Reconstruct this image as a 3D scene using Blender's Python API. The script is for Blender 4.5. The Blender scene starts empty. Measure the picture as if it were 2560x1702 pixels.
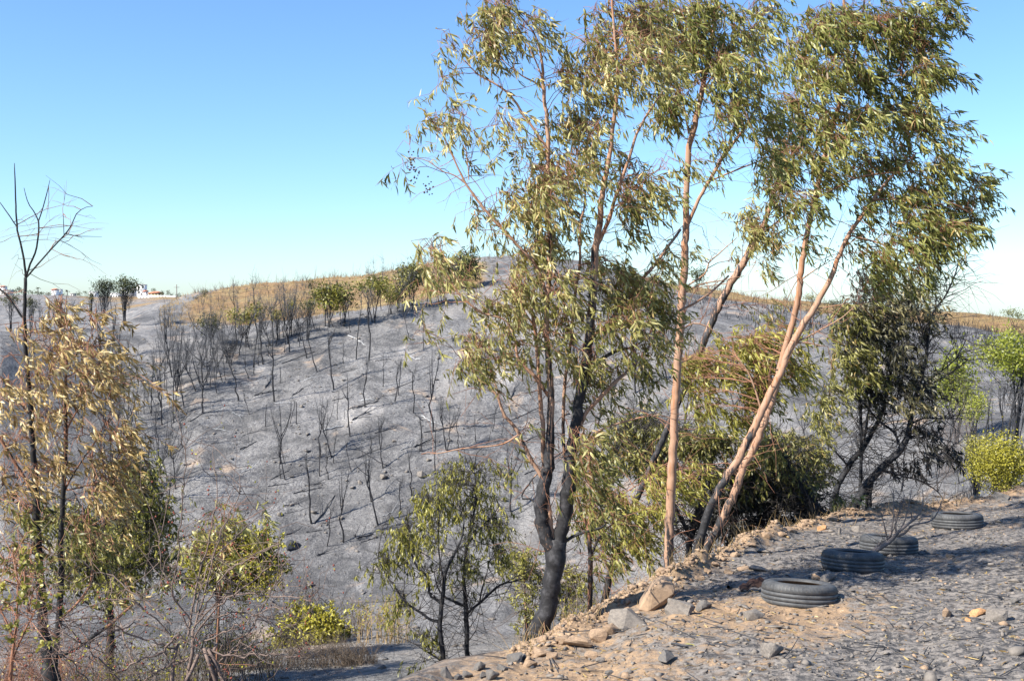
import bpy, bmesh, math, random
import numpy as np
from mathutils import Vector, Matrix

random.seed(7)
RNG = np.random.default_rng(11)
SC = bpy.context.scene
COL = SC.collection

# ------------------------------------------------------------------ camera, sky, sun, exposure
F = 2700.0                                   # focal length in pixels of the 2560 px wide photograph
PITCH = math.atan((745 - 851) / F)           # eye level lies at row 745
CP, SP = math.cos(PITCH), math.sin(PITCH)
cam = bpy.data.cameras.new('camera')
camo = bpy.data.objects.new('camera', cam)
COL.objects.link(camo)
cam.sensor_width = 36.0
cam.lens = 36.0 * F / 2560.0
cam.clip_start, cam.clip_end = 0.1, 20000.0
camo.location = (0, 0, 0)
camo.rotation_euler = (math.pi / 2 + PITCH, 0, 0)
SC.camera = camo

SUN_EL, SUN_AZ = 41.0, 241.0                 # azimuth from +Y towards +X
w = bpy.data.worlds.new('World')
SC.world = w
w.use_nodes = True
bg = w.node_tree.nodes['Background']
sky = w.node_tree.nodes.new('ShaderNodeTexSky')
sky.sky_type = 'NISHITA'
sky.sun_disc = False
sky.sun_elevation = math.radians(SUN_EL)
sky.sun_rotation = math.radians(SUN_AZ)
sky.altitude = 0.0
sky.air_density = 1.0
sky.dust_density = 0.3
sky.ozone_density = 6.0
tint = w.node_tree.nodes.new('ShaderNodeMix'); tint.data_type = 'RGBA'; tint.blend_type = 'MULTIPLY'
tint.inputs[0].default_value = 1.0; tint.inputs[7].default_value = (0.84, 0.95, 1.04, 1)      # the camera's cool rendering of a clear sky
w.node_tree.links.new(sky.outputs[0], tint.inputs[6])
w.node_tree.links.new(tint.outputs[2], bg.inputs[0])
bg.inputs[1].default_value = 0.094

sl = bpy.data.lights.new('sun', 'SUN')
sl.energy = 5.0
sl.angle = math.radians(0.53)
sl.color = (1.0, 0.95, 0.86)
so = bpy.data.objects.new('sun', sl)
COL.objects.link(so)
_e, _a = math.radians(SUN_EL), math.radians(SUN_AZ)
S = Vector((math.sin(_a) * math.cos(_e), math.cos(_a) * math.cos(_e), math.sin(_e)))
so.rotation_euler = (-S).to_track_quat('-Z', 'Y').to_euler()
so.location = (-20, -10, 30)

SC.view_settings.view_transform = 'Standard'
SC.view_settings.look = 'None'
SC.view_settings.exposure = 1.22
SC.view_settings.gamma = 1.0
SC.view_settings.use_curve_mapping = False
SC.cycles.max_bounces = 6
SC.cycles.diffuse_bounces = 3
SC.cycles.glossy_bounces = 2
SC.cycles.transmission_bounces = 3
SC.cycles.transparent_max_bounces = 4
SC.cycles.caustics_reflective = False
SC.cycles.caustics_refractive = False

# ------------------------------------------------------------------ picture -> place
def P(u, v, y):
    """world point that the photograph shows at pixel (u, v), y metres ahead"""
    a, b = (u - 1280.0) / F, (851.0 - v) / F
    fy, fz = CP - b * SP, SP + b * CP
    k = y / fy
    return np.array((a * k, y, fz * k))

def zv(v, y):
    return P(1280, v, y)[2]

def UV(x, y, z):
    q = y * CP + z * SP
    return 1280 + F * x / q, 851 - F * (-y * SP + z * CP) / q

# ------------------------------------------------------------------ noise
def _hash(ix, iy, s):
    h = (ix * 374761393 + iy * 668265263 + s * 1442695041) & 0xFFFFFFFF
    h = ((h ^ (h >> 13)) * 1274126177) & 0xFFFFFFFF
    return ((h ^ (h >> 16)) & 0xFFFF) / 65535.0

def vnoise(x, y, s=0):
    x, y = np.asarray(x, float), np.asarray(y, float)
    ix, iy = np.floor(x).astype(np.int64), np.floor(y).astype(np.int64)
    fx, fy = x - ix, y - iy
    fx, fy = fx * fx * (3 - 2 * fx), fy * fy * (3 - 2 * fy)
    a, b = _hash(ix, iy, s), _hash(ix + 1, iy, s)
    c, d = _hash(ix, iy + 1, s), _hash(ix + 1, iy + 1, s)
    return (a + (b - a) * fx) * (1 - fy) + (c + (d - c) * fx) * fy - 0.5

def fbm(x, y, o=4, s=0):
    t, a = 0.0, 1.0
    for i in range(o):
        t = t + a * vnoise(x, y, s + i * 17)
        x, y, a = x * 2.03 + 5.1, y * 2.03 + 9.7, a * 0.5
    return t

# ------------------------------------------------------------------ terrain
# per picture column: edge of the verge, foot of the bank, terrace end, ravine, slope foot, mid slope, shoulder,
# crest, dip behind, far hill, beyond.   (y, row) when the photo shows it, (y, z, 1) when hidden
TABLE = [
 (-900, [(5,-2.0,1),(8,-3.0,1),(15,-4.8,1),(40,-13,1),(55,1450),(62,1120),(70,860),(76,840),(150,-14,1),(800,735),(1600,-400,1)]),
 (0,    [(5,-2.1,1),(8,-3.2,1),(15,-4.9,1),(40,-14,1),(55,1480),(63,1130),(72,852),(78,830),(150,-13,1),(800,737),(1600,-400,1)]),
 (300,  [(5,-2.1,1),(8,-3.2,1),(15,-4.9,1),(40,-14.5,1),(55,1490),(67,1150),(84,842),(92,813),(150,-10,1),(800,739),(1600,-400,1)]),
 (400,  [(5,-2.1,1),(8,-3.2,1),(15,-4.9,1),(40,-14.8,1),(55,1495),(68,1140),(86,830),(118,772),(190,-3,1),(800,741),(1600,-400,1)]),
 (450,  [(5,-2.1,1),(8,-3.2,1),(15,-5,1),(40,-14.8,1),(55,1495),(68,1130),(86,836),(140,746),(220,-1,1),(800,745),(1600,-400,1)]),
 (500,  [(5,-2.1,1),(8,-3.2,1),(15,-5,1),(40,-14.8,1),(55,1500),(68,1120),(86,842),(155,732),(230,-1,1),(800,752),(1600,-400,1)]),
 (600,  [(5,-2.1,1),(8,-3.2,1),(15,-5,1),(40,-15,1),(55,1500),(69,1110),(87,842),(170,718),(240,-1,1),(800,760),(1600,-400,1)]),
 (900,  [(5.5,-2.15,1),(8.5,-3.25,1),(17,-5.3,1),(40,-15,1),(55,1500),(71,1080),(92,790),(165,691),(240,0,1),(800,760),(1600,-400,1)]),
 (1110, [(7.2,1662),(10,-3.5,1),(17,-5.3,1),(40,-15,1),(55,1500),(72,1070),(95,752),(158,656),(240,2,1),(800,760),(1600,-400,1)]),
 (1300, [(7.8,1630),(10.5,-3.6,1),(17,-5.3,1),(40,-14.8,1),(55,1500),(73,1080),(95,740),(155,641),(240,2,1),(800,760),(1600,-400,1)]),
 (1500, [(9,1537),(11.8,-3.9,1),(17,-5.8,1),(40,-14.5,1),(54,1490),(72,1090),(95,748),(152,670),(240,1,1),(800,760),(1600,-400,1)]),
 (1700, [(10.3,1437),(13,-4.6,1),(18,-6.5,1),(38,-13.5,1),(52,1460),(70,1100),(92,776),(150,718),(240,-3,1),(800,-70,1),(1600,-400,1)]),
 (1900, [(12.6,1350),(15.5,-5,1),(20,-7.5,1),(34,-11.5,1),(46,1400),(64,1090),(88,812),(140,748),(240,-5,1),(800,-70,1),(1600,-400,1)]),
 (2100, [(15,1293),(18,-5,1),(22,-7,1),(30,-8.2,1),(40,1290),(60,1060),(84,850),(128,764),(240,-6,1),(800,-70,1),(1600,-400,1)]),
 (2340, [(16.2,1272),(19.5,-4.8,1),(23,-5.6,1),(29,-6.4,1),(40,1200),(60,1000),(82,863),(118,780),(240,-8,1),(800,-70,1),(1600,-400,1)]),
 (2560, [(17.6,1232),(21,-4.2,1),(24,-4.5,1),(28,-4.8,1),(40,1123),(60,955),(80,868),(110,805),(240,-10,1),(800,-70,1),(1600,-400,1)]),
 (3000, [(19,1200),(23,-4,1),(26,-4.3,1),(30,-4.4,1),(40,1090),(60,940),(78,880),(105,835),(240,-12,1),(800,-70,1),(1600,-400,1)]),
 (3800, [(20,1180),(24,-4,1),(27,-4.3,1),(31,-4.4,1),(40,1070),(60,930),(78,890),(105,850),(240,-12,1),(800,-70,1),(1600,-400,1)]),
]
TU = np.array([c[0] for c in TABLE], float)
NK = 12
TY = np.zeros((len(TABLE), NK)); TZ = np.zeros((len(TABLE), NK))
for i, (u, pts) in enumerate(TABLE):
    TY[i, 0], TZ[i, 0] = 0.0, -1.6
    for k, q in enumerate(pts):
        TY[i, k + 1] = q[0]
        TZ[i, k + 1] = q[1] if len(q) == 3 else zv(q[1], q[0])

def features(x, y):
    yy = np.maximum(y, 0.05)
    u = np.clip(1280 + F * x / yy, -900, 3800)
    return (u, np.stack([np.interp(u, TU, TY[:, k]) for k in range(NK)]),
            np.stack([np.interp(u, TU, TZ[:, k]) for k in range(NK)]))

def terrain(x, y, full=False):
    x, y = np.asarray(x, float).ravel(), np.asarray(y, float).ravel()
    u, yk, zk = features(x, y)
    h = np.diff(yk, axis=0); d = np.diff(zk, axis=0) / h
    m = np.zeros_like(zk)
    a, b = d[:-1], d[1:]
    w1, w2 = 2 * h[1:] + h[:-1], h[1:] + 2 * h[:-1]
    with np.errstate(divide='ignore', invalid='ignore'):
        hm = (w1 + w2) / (w1 / a + w2 / b)
    m[1:-1] = np.where(a * b > 0, hm, 0.0)
    m[0], m[-1] = d[0], 0
    yc = np.clip(y, 0, yk[-1] - 1e-6)
    k = np.clip((yk[1:] <= yc).sum(0), 0, NK - 2)
    ar = np.arange(len(x))
    m_up = np.where(k == 0, d[0], m[np.minimum(k + 1, NK - 1), ar])       # the verge is a plane up to its broken edge
    y0, hh = yk[k, ar], h[k, ar]
    t = (yc - y0) / hh
    z = ((1 + 2 * t) * (1 - t) ** 2 * zk[k, ar] + t * (1 - t) ** 2 * hh * m[k, ar]
         + t * t * (3 - 2 * t) * zk[k + 1, ar] + t * t * (t - 1) * hh * m_up)
    ye = yk[1]
    near = np.clip((ye + 1.2 - y) / 1.5, 0, 1)
    # lumps of dug earth along the edge of the verge
    berm = np.exp(-((y - ye + 0.25) / 0.45) ** 2) * np.clip((u - 1250) / 300, 0, 1)
    z = z + near * (0.05 * fbm(x * 1.7, y * 1.7, 3, 3) + 0.03 * fbm(x * 7, y * 7, 3, 5) + 0.009 * fbm(x * 23, y * 23, 2, 9) * np.clip(18 - y, 0, 1))
    z = z + berm * (0.05 + 0.22 * np.maximum(0, fbm(x * 2.2, y * 2.2, 4, 8) + 0.1))
    far = np.clip((y - yk[2]) / 4, 0, 1)
    amp = np.clip(y / 60, 0.15, 1.0)
    z = z + far * amp * (0.55 * fbm(x / 9, y / 9, 3, 21) + 0.22 * fbm(x * .55, y * .3, 3, 31) + 0.05 * fbm(x * 2.6, y * 2.6, 2, 41))
    big = np.clip((y - 140) / 200, 0, 1)
    z = z + big * 3.0 * fbm(x / 60, y / 60, 3, 51)
    if not full:
        return z
    cr = np.clip((y - yk[7]) / (yk[8] - yk[7]), -3, 3)     # 0 at the shoulder, 1 at the crest
    return z, u, near, berm, cr, yk

def H(x, y):
    return float(terrain([x], [y])[0])

YS = np.exp(np.linspace(math.log(4.0), math.log(1400.0), 2600))
def ground_hit(u, v, ymin=4.0):
    ys = YS[YS >= ymin]
    a, b = (u - 1280.0) / F, (851.0 - v) / F
    fy, fz = CP - b * SP, SP + b * CP
    xs, zs = a * ys / fy, fz * ys / fy
    g = terrain(xs, ys)
    hit = np.nonzero(zs <= g)[0]
    i = hit[0] if len(hit) else len(ys) - 1
    return np.array((xs[i], ys[i], g[i]))

# ------------------------------------------------------------------ meshes
def new_mesh(name, V, faces, attrs=None, smooth=True):
    """V (n,3); faces: list of int arrays (m,k) of equal k each"""
    me = bpy.data.meshes.new(name)
    V = np.asarray(V, np.float32)
    faces = [np.asarray(f, np.int32) for f in faces if len(f)]
    me.vertices.add(len(V)); me.vertices.foreach_set('co', V.ravel())
    nl = sum(f.size for f in faces); nf = sum(len(f) for f in faces)
    me.loops.add(nl); me.polygons.add(nf)
    me.loops.foreach_set('vertex_index', np.concatenate([f.ravel() for f in faces]))
    ls, o = [], 0
    for f in faces:
        ls.append(o + np.arange(len(f)) * f.shape[1]); o += f.size
    me.polygons.foreach_set('loop_start', np.concatenate(ls).astype(np.int32))
    for n, a in (attrs or {}).items():
        at = me.attributes.new(n, 'FLOAT', 'POINT')
        at.data.foreach_set('value', np.asarray(a, np.float32))
    me.update(calc_edges=True)
    if smooth:
        me.polygons.foreach_set('use_smooth', np.ones(nf, bool))
    return me

class MB:
    def __init__(s): s.V, s.F3, s.F4, s.A, s.n = [], [], [], {}, 0
    def add(s, V, f3=None, f4=None, **at):
        V = np.asarray(V, float).reshape(-1, 3)
        if f3 is not None and len(f3): s.F3.append(np.asarray(f3) + s.n)
        if f4 is not None and len(f4): s.F4.append(np.asarray(f4) + s.n)
        s.V.append(V)
        for k, v in at.items():
            s.A.setdefault(k, []).append(np.broadcast_to(np.asarray(v, float), (len(V),)))
        s.n += len(V)
    def mesh(s, name, origin=(0, 0, 0), smooth=True):
        if not s.n: return None
        V = np.concatenate(s.V) - np.asarray(origin)
        fs = []
        if s.F3: fs.append(np.concatenate(s.F3))
        if s.F4: fs.append(np.concatenate(s.F4))
        return new_mesh(name, V, fs, {k: np.concatenate(v) for k, v in s.A.items()}, smooth)

def tubes(mb, PTS, R, k=4, cap=True, **at):
    """PTS (m,n,3) polylines, R (m,n) radii"""
    PTS = np.asarray(PTS, float); R = np.asarray(R, float)
    if PTS.ndim == 2: PTS, R = PTS[None], R[None]
    m, n, _ = PTS.shape
    T = np.gradient(PTS, axis=1); T /= np.linalg.norm(T, axis=2, keepdims=True) + 1e-12
    ref = np.where(np.abs(T[..., 2:3]).mean(1, keepdims=True) > 0.8, np.array((1., 0, 0)), np.array((0, 0, 1.)))
    A = np.cross(T, np.broadcast_to(ref, T.shape)); A /= np.linalg.norm(A, axis=2, keepdims=True) + 1e-12
    B = np.cross(T, A)
    th = np.arange(k) * 2 * math.pi / k
    ring = (A[:, :, None] * np.cos(th)[:, None] + B[:, :, None] * np.sin(th)[:, None]) * R[:, :, None, None] + PTS[:, :, None]
    V = ring.reshape(-1, 3)
    i = np.arange(m)[:, None, None] * n * k + np.arange(n - 1)[None, :, None] * k
    j = np.arange(k); j2 = (j + 1) % k
    Q = np.stack([i + j, i + j2, i + k + j2, i + k + j], -1).reshape(-1, 4)
    f3 = None
    if cap and k >= 3:
        e = (np.arange(m)[:, None] * n + n - 1) * k
        f3 = np.concatenate([np.stack([e[:, 0], e[:, 0] + q, e[:, 0] + q + 1], -1) for q in range(1, k - 1)])
    at2 = {}
    for kk, v in at.items():
        v = np.asarray(v, float)
        at2[kk] = np.repeat(v.reshape(m, n), k, axis=1).ravel() if v.size == m * n else (np.repeat(v, n * k) if v.size == m else v)
    mb.add(V, f3, Q, **at2)

def blades(mb, base, d, nrm, L, W, bend, tint, simple=False):
    """curved lance-shaped leaves: base (n,3), direction d, side normal, length, width"""
    n = len(base)
    d = d / (np.linalg.norm(d, axis=1, keepdims=True) + 1e-9)
    s = np.cross(d, nrm); s /= np.linalg.norm(s, axis=1, keepdims=True) + 1e-9
    b = np.cross(s, d)
    L, W, bend = [np.asarray(q).reshape(-1, 1) for q in (L, W, bend)]
    if simple:
        p1 = base + d * L * .5 + b * bend * L * .3
        V = np.stack([base, p1 + s * W * .5, base + d * L, p1 - s * W * .5], 1).reshape(-1, 3)
        o = np.arange(n)[:, None] * 4
        mb.add(V, np.concatenate([o + (0, 1, 3), o + (1, 2, 3)]), None, tint=np.repeat(tint, 4))
        return
    c1 = base + d * L * .3 + b * bend * L * .25
    c2 = base + d * L * .68 + b * bend * L * .22
    tip = base + d * L - b * bend * L * .15
    V = np.stack([base, c1 + s * W * .5, c1 - s * W * .5, c2 + s * W * .38, c2 - s * W * .38, tip], 1).reshape(-1, 3)
    o = np.arange(n)[:, None] * 6
    mb.add(V, np.concatenate([o + (0, 1, 2), o + (3, 5, 4)]), o + (1, 3, 4, 2), tint=np.repeat(tint, 6))

# ------------------------------------------------------------------ materials
def node(nt, t, **kw):
    n = nt.nodes.new(t)
    for k, v in kw.items(): setattr(n, k, v)
    return n

def mat(name):
    m = bpy.data.materials.new(name); m.use_nodes = True
    nt = m.node_tree
    return m, nt, nt.nodes['Principled BSDF'], nt.links.new

def ramp(nt, stops, interp='LINEAR'):
    r = node(nt, 'ShaderNodeValToRGB'); r.color_ramp.interpolation = interp
    while len(r.color_ramp.elements) < len(stops): r.color_ramp.elements.new(0.5)
    for e, (p, c) in zip(r.color_ramp.elements, stops):
        e.position = p; e.color = (*c, 1) if len(c) == 3 else c
    return r

def attr(nt, n):
    a = node(nt, 'ShaderNodeAttribute'); a.attribute_name = n; return a

def noise(nt, scale, detail=4, rough=0.6, vec=None, link=None, dist=0.0):
    n = node(nt, 'ShaderNodeTexNoise')
    n.inputs['Scale'].default_value = scale; n.inputs['Detail'].default_value = detail
    n.inputs['Roughness'].default_value = rough; n.inputs['Distortion'].default_value = dist
    if vec is not None: link(vec, n.inputs['Vector'])
    return n

def mix(nt, link, fac, a, b, bt='MIX'):
    m = node(nt, 'ShaderNodeMix'); m.data_type = 'RGBA'; m.blend_type = bt
    for s, q in ((m.inputs[0], fac), (m.inputs[6], a), (m.inputs[7], b)):
        if isinstance(q, (int, float)): s.default_value = q
        elif isinstance(q, tuple): s.default_value = (*q, 1)
        else: link(q, s)
    return m.outputs[2]

def math_(nt, link, op, a, b=0.0, clamp=False):
    m = node(nt, 'ShaderNodeMath'); m.operation = op; m.use_clamp = clamp
    for s, q in ((m.inputs[0], a), (m.inputs[1], b)):
        if isinstance(q, (int, float)): s.default_value = q
        else: link(q, s)
    return m.outputs[0]

def sstep(nt, link, v, lo, hi):
    m = node(nt, 'ShaderNodeMapRange'); m.interpolation_type = 'SMOOTHSTEP'
    m.inputs[1].default_value, m.inputs[2].default_value = lo, hi
    link(v, m.inputs[0]); return m.outputs[0]

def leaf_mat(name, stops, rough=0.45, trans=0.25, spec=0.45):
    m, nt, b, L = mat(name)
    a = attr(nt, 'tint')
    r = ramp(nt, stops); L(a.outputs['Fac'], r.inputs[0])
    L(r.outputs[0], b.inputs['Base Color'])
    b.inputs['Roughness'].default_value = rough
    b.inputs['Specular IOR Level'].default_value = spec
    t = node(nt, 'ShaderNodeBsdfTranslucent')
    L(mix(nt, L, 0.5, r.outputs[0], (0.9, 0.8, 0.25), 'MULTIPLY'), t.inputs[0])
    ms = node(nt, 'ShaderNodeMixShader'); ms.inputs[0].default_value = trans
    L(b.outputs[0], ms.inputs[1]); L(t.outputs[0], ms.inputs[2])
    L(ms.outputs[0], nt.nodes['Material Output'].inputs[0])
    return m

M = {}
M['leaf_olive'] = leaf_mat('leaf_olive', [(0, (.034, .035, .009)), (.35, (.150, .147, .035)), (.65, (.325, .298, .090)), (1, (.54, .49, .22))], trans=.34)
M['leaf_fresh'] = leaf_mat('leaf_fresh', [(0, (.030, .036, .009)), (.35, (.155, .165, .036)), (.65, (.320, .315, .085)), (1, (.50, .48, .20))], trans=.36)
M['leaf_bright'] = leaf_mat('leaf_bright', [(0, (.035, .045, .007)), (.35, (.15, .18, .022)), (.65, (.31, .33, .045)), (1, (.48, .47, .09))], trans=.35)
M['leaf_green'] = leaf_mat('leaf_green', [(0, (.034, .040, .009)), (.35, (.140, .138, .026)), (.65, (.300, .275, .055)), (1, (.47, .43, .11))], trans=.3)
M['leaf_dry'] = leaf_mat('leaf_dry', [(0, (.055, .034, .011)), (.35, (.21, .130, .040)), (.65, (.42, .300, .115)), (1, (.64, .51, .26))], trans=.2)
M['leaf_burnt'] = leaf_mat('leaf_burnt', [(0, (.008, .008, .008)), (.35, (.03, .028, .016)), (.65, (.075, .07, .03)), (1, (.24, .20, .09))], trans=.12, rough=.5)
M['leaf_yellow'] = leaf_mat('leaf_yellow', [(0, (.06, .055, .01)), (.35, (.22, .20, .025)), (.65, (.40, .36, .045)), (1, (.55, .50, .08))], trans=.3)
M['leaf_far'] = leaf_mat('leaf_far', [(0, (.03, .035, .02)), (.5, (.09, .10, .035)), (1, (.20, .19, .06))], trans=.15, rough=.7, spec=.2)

def bark_mat(name, clean, orange, dark):
    """smooth eucalyptus bark; the attribute 'char' says where the fire blackened it"""
    m, nt, b, L = mat(name)
    tc = node(nt, 'ShaderNodeTexCoord')
    mp = node(nt, 'ShaderNodeMapping'); mp.inputs['Scale'].default_value = (9, 9, 1.1)
    L(tc.outputs['Object'], mp.inputs[0])
    n1 = noise(nt, 1.6, 6, .65, mp.outputs[0], L, 1.2)
    n2 = noise(nt, 14, 5, .7, tc.outputs['Object'], L)
    c = attr(nt, 'char')
    mp3 = node(nt, 'ShaderNodeMapping'); mp3.inputs['Scale'].default_value = (34, 34, 2.2); L(tc.outputs['Object'], mp3.inputs[0])
    n3 = noise(nt, 1.0, 5, .7, mp3.outputs[0], L, .5)
    col = mix(nt, L, sstep(nt, L, n1.outputs[0], .46, .70), clean, orange)
    col = mix(nt, L, math_(nt, L, 'MULTIPLY', sstep(nt, L, n2.outputs[0], .5, .75), .28), col, tuple(q * .55 for q in clean))
    col = mix(nt, L, math_(nt, L, 'MULTIPLY', sstep(nt, L, n3.outputs[0], .54, .66), .6), col, tuple(q * .38 for q in orange))
    col = mix(nt, L, math_(nt, L, 'MULTIPLY', sstep(nt, L, n3.outputs[0], .42, .32), .45), col, tuple(min(1, q * 1.45) for q in clean))
    v = math_(nt, L, 'ADD', c.outputs['Fac'], math_(nt, L, 'MULTIPLY', math_(nt, L, 'SUBTRACT', n1.outputs[0], .5), 1.9))
    v = math_(nt, L, 'ADD', v, math_(nt, L, 'MULTIPLY', math_(nt, L, 'SUBTRACT', n2.outputs[0], .5), .5))
    f = sstep(nt, L, v, .42, .58)
    blk = mix(nt, L, sstep(nt, L, n2.outputs[0], .45, .7), dark, tuple(q * 2.6 + .015 for q in dark))
    L(mix(nt, L, f, col, blk), b.inputs['Base Color'])
    b.inputs['Roughness'].default_value = .75
    b.inputs['Specular IOR Level'].default_value = .3
    bp = node(nt, 'ShaderNodeBump'); bp.inputs['Strength'].default_value = .35; bp.inputs['Distance'].default_value = .006
    L(math_(nt, L, 'ADD', n3.outputs[0], math_(nt, L, 'MULTIPLY', n2.outputs[0], .6)), bp.inputs['Height'])
    L(bp.outputs[0], b.inputs['Normal'])
    return m
M['bark'] = bark_mat('eucalyptus_bark', (.335, .205, .135), (.33, .135, .055), (.017, .016, .017))
M['bark_brown'] = bark_mat('brown_bark', (.27, .13, .075), (.33, .12, .045), (.014, .013, .013))
M['bark_char'] = bark_mat('charred_bark', (.06, .052, .048), (.09, .05, .03), (.014, .014, .016))

def plain(name, c, rough=.8, var=.35, scale=6., spec=.3, bump=0.0):
    m, nt, b, L = mat(name)
    tc = node(nt, 'ShaderNodeTexCoord')
    n = noise(nt, scale, 5, .65, tc.outputs['Object'], L)
    r = ramp(nt, [(.3, tuple(q * (1 - var) for q in c)), (.7, tuple(min(1, q * (1 + var)) for q in c))])
    L(n.outputs[0], r.inputs[0]); L(r.outputs[0], b.inputs['Base Color'])
    b.inputs['Roughness'].default_value = rough; b.inputs['Specular IOR Level'].default_value = spec
    if bump:
        bp = node(nt, 'ShaderNodeBump'); bp.inputs['Strength'].default_value = .7; bp.inputs['Distance'].default_value = bump
        L(n.outputs[0], bp.inputs['Height']); L(bp.outputs[0], b.inputs['Normal'])
    return m
M['twig_red'] = plain('reddish_twig', (.24, .115, .07), var=.4)
M['twig_grey'] = plain('grey_twig', (.16, .13, .115), var=.4)
M['twig_dark'] = plain('dark_twig', (.035, .03, .028), var=.4)
M['charcoal'] = plain('charcoal', (.036, .037, .042), var=.5, scale=9)
M['burnt_twig'] = plain('burnt_twig', (.115, .113, .116), var=.4, scale=9)
M['ash_wood'] = plain('ash_white_wood', (.38, .38, .38), var=.3)
M['stalk'] = plain('dry_stalk', (.36, .25, .12), var=.35, scale=2)
M['scrub'] = plain('dead_scrub', (.13, .10, .075), var=.5, scale=2)
M['berry'] = plain('red_berry', (.20, .045, .025), .5, var=.3, spec=.4)
M['capsule'] = plain('seed_capsule', (.055, .035, .028), .7)

def rock_mat(name, c1, c2, soot):
    m, nt, b, L = mat(name)
    tc = node(nt, 'ShaderNodeTexCoord')
    n1 = noise(nt, 5, 6, .65, tc.outputs['Object'], L); n2 = noise(nt, 28, 4, .7, tc.outputs['Object'], L)
    col = mix(nt, L, sstep(nt, L, n1.outputs[0], .38, .62), c1, c2)
    col = mix(nt, L, math_(nt, L, 'MULTIPLY', sstep(nt, L, n2.outputs[0], .52, .7), soot), col, (.05, .05, .052))
    L(col, b.inputs['Base Color']); b.inputs['Roughness'].default_value = .85
    bp = node(nt, 'ShaderNodeBump'); bp.inputs['Strength'].default_value = .5; bp.inputs['Distance'].default_value = .01
    L(n2.outputs[0], bp.inputs['Height']); L(bp.outputs[0], b.inputs['Normal'])
    return m
M['rock_tan'] = rock_mat('tan_rock', (.33, .225, .14), (.23, .155, .10), .4)
M['rock_grey'] = rock_mat('grey_rock', (.20, .172, .145), (.135, .118, .102), .55)
M['rock_dark'] = rock_mat('sooty_rock', (.10, .097, .095), (.15, .13, .11), .8)
M['rock_orange'] = rock_mat('orange_rock', (.50, .27, .12), (.36, .19, .09), .2)

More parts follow.
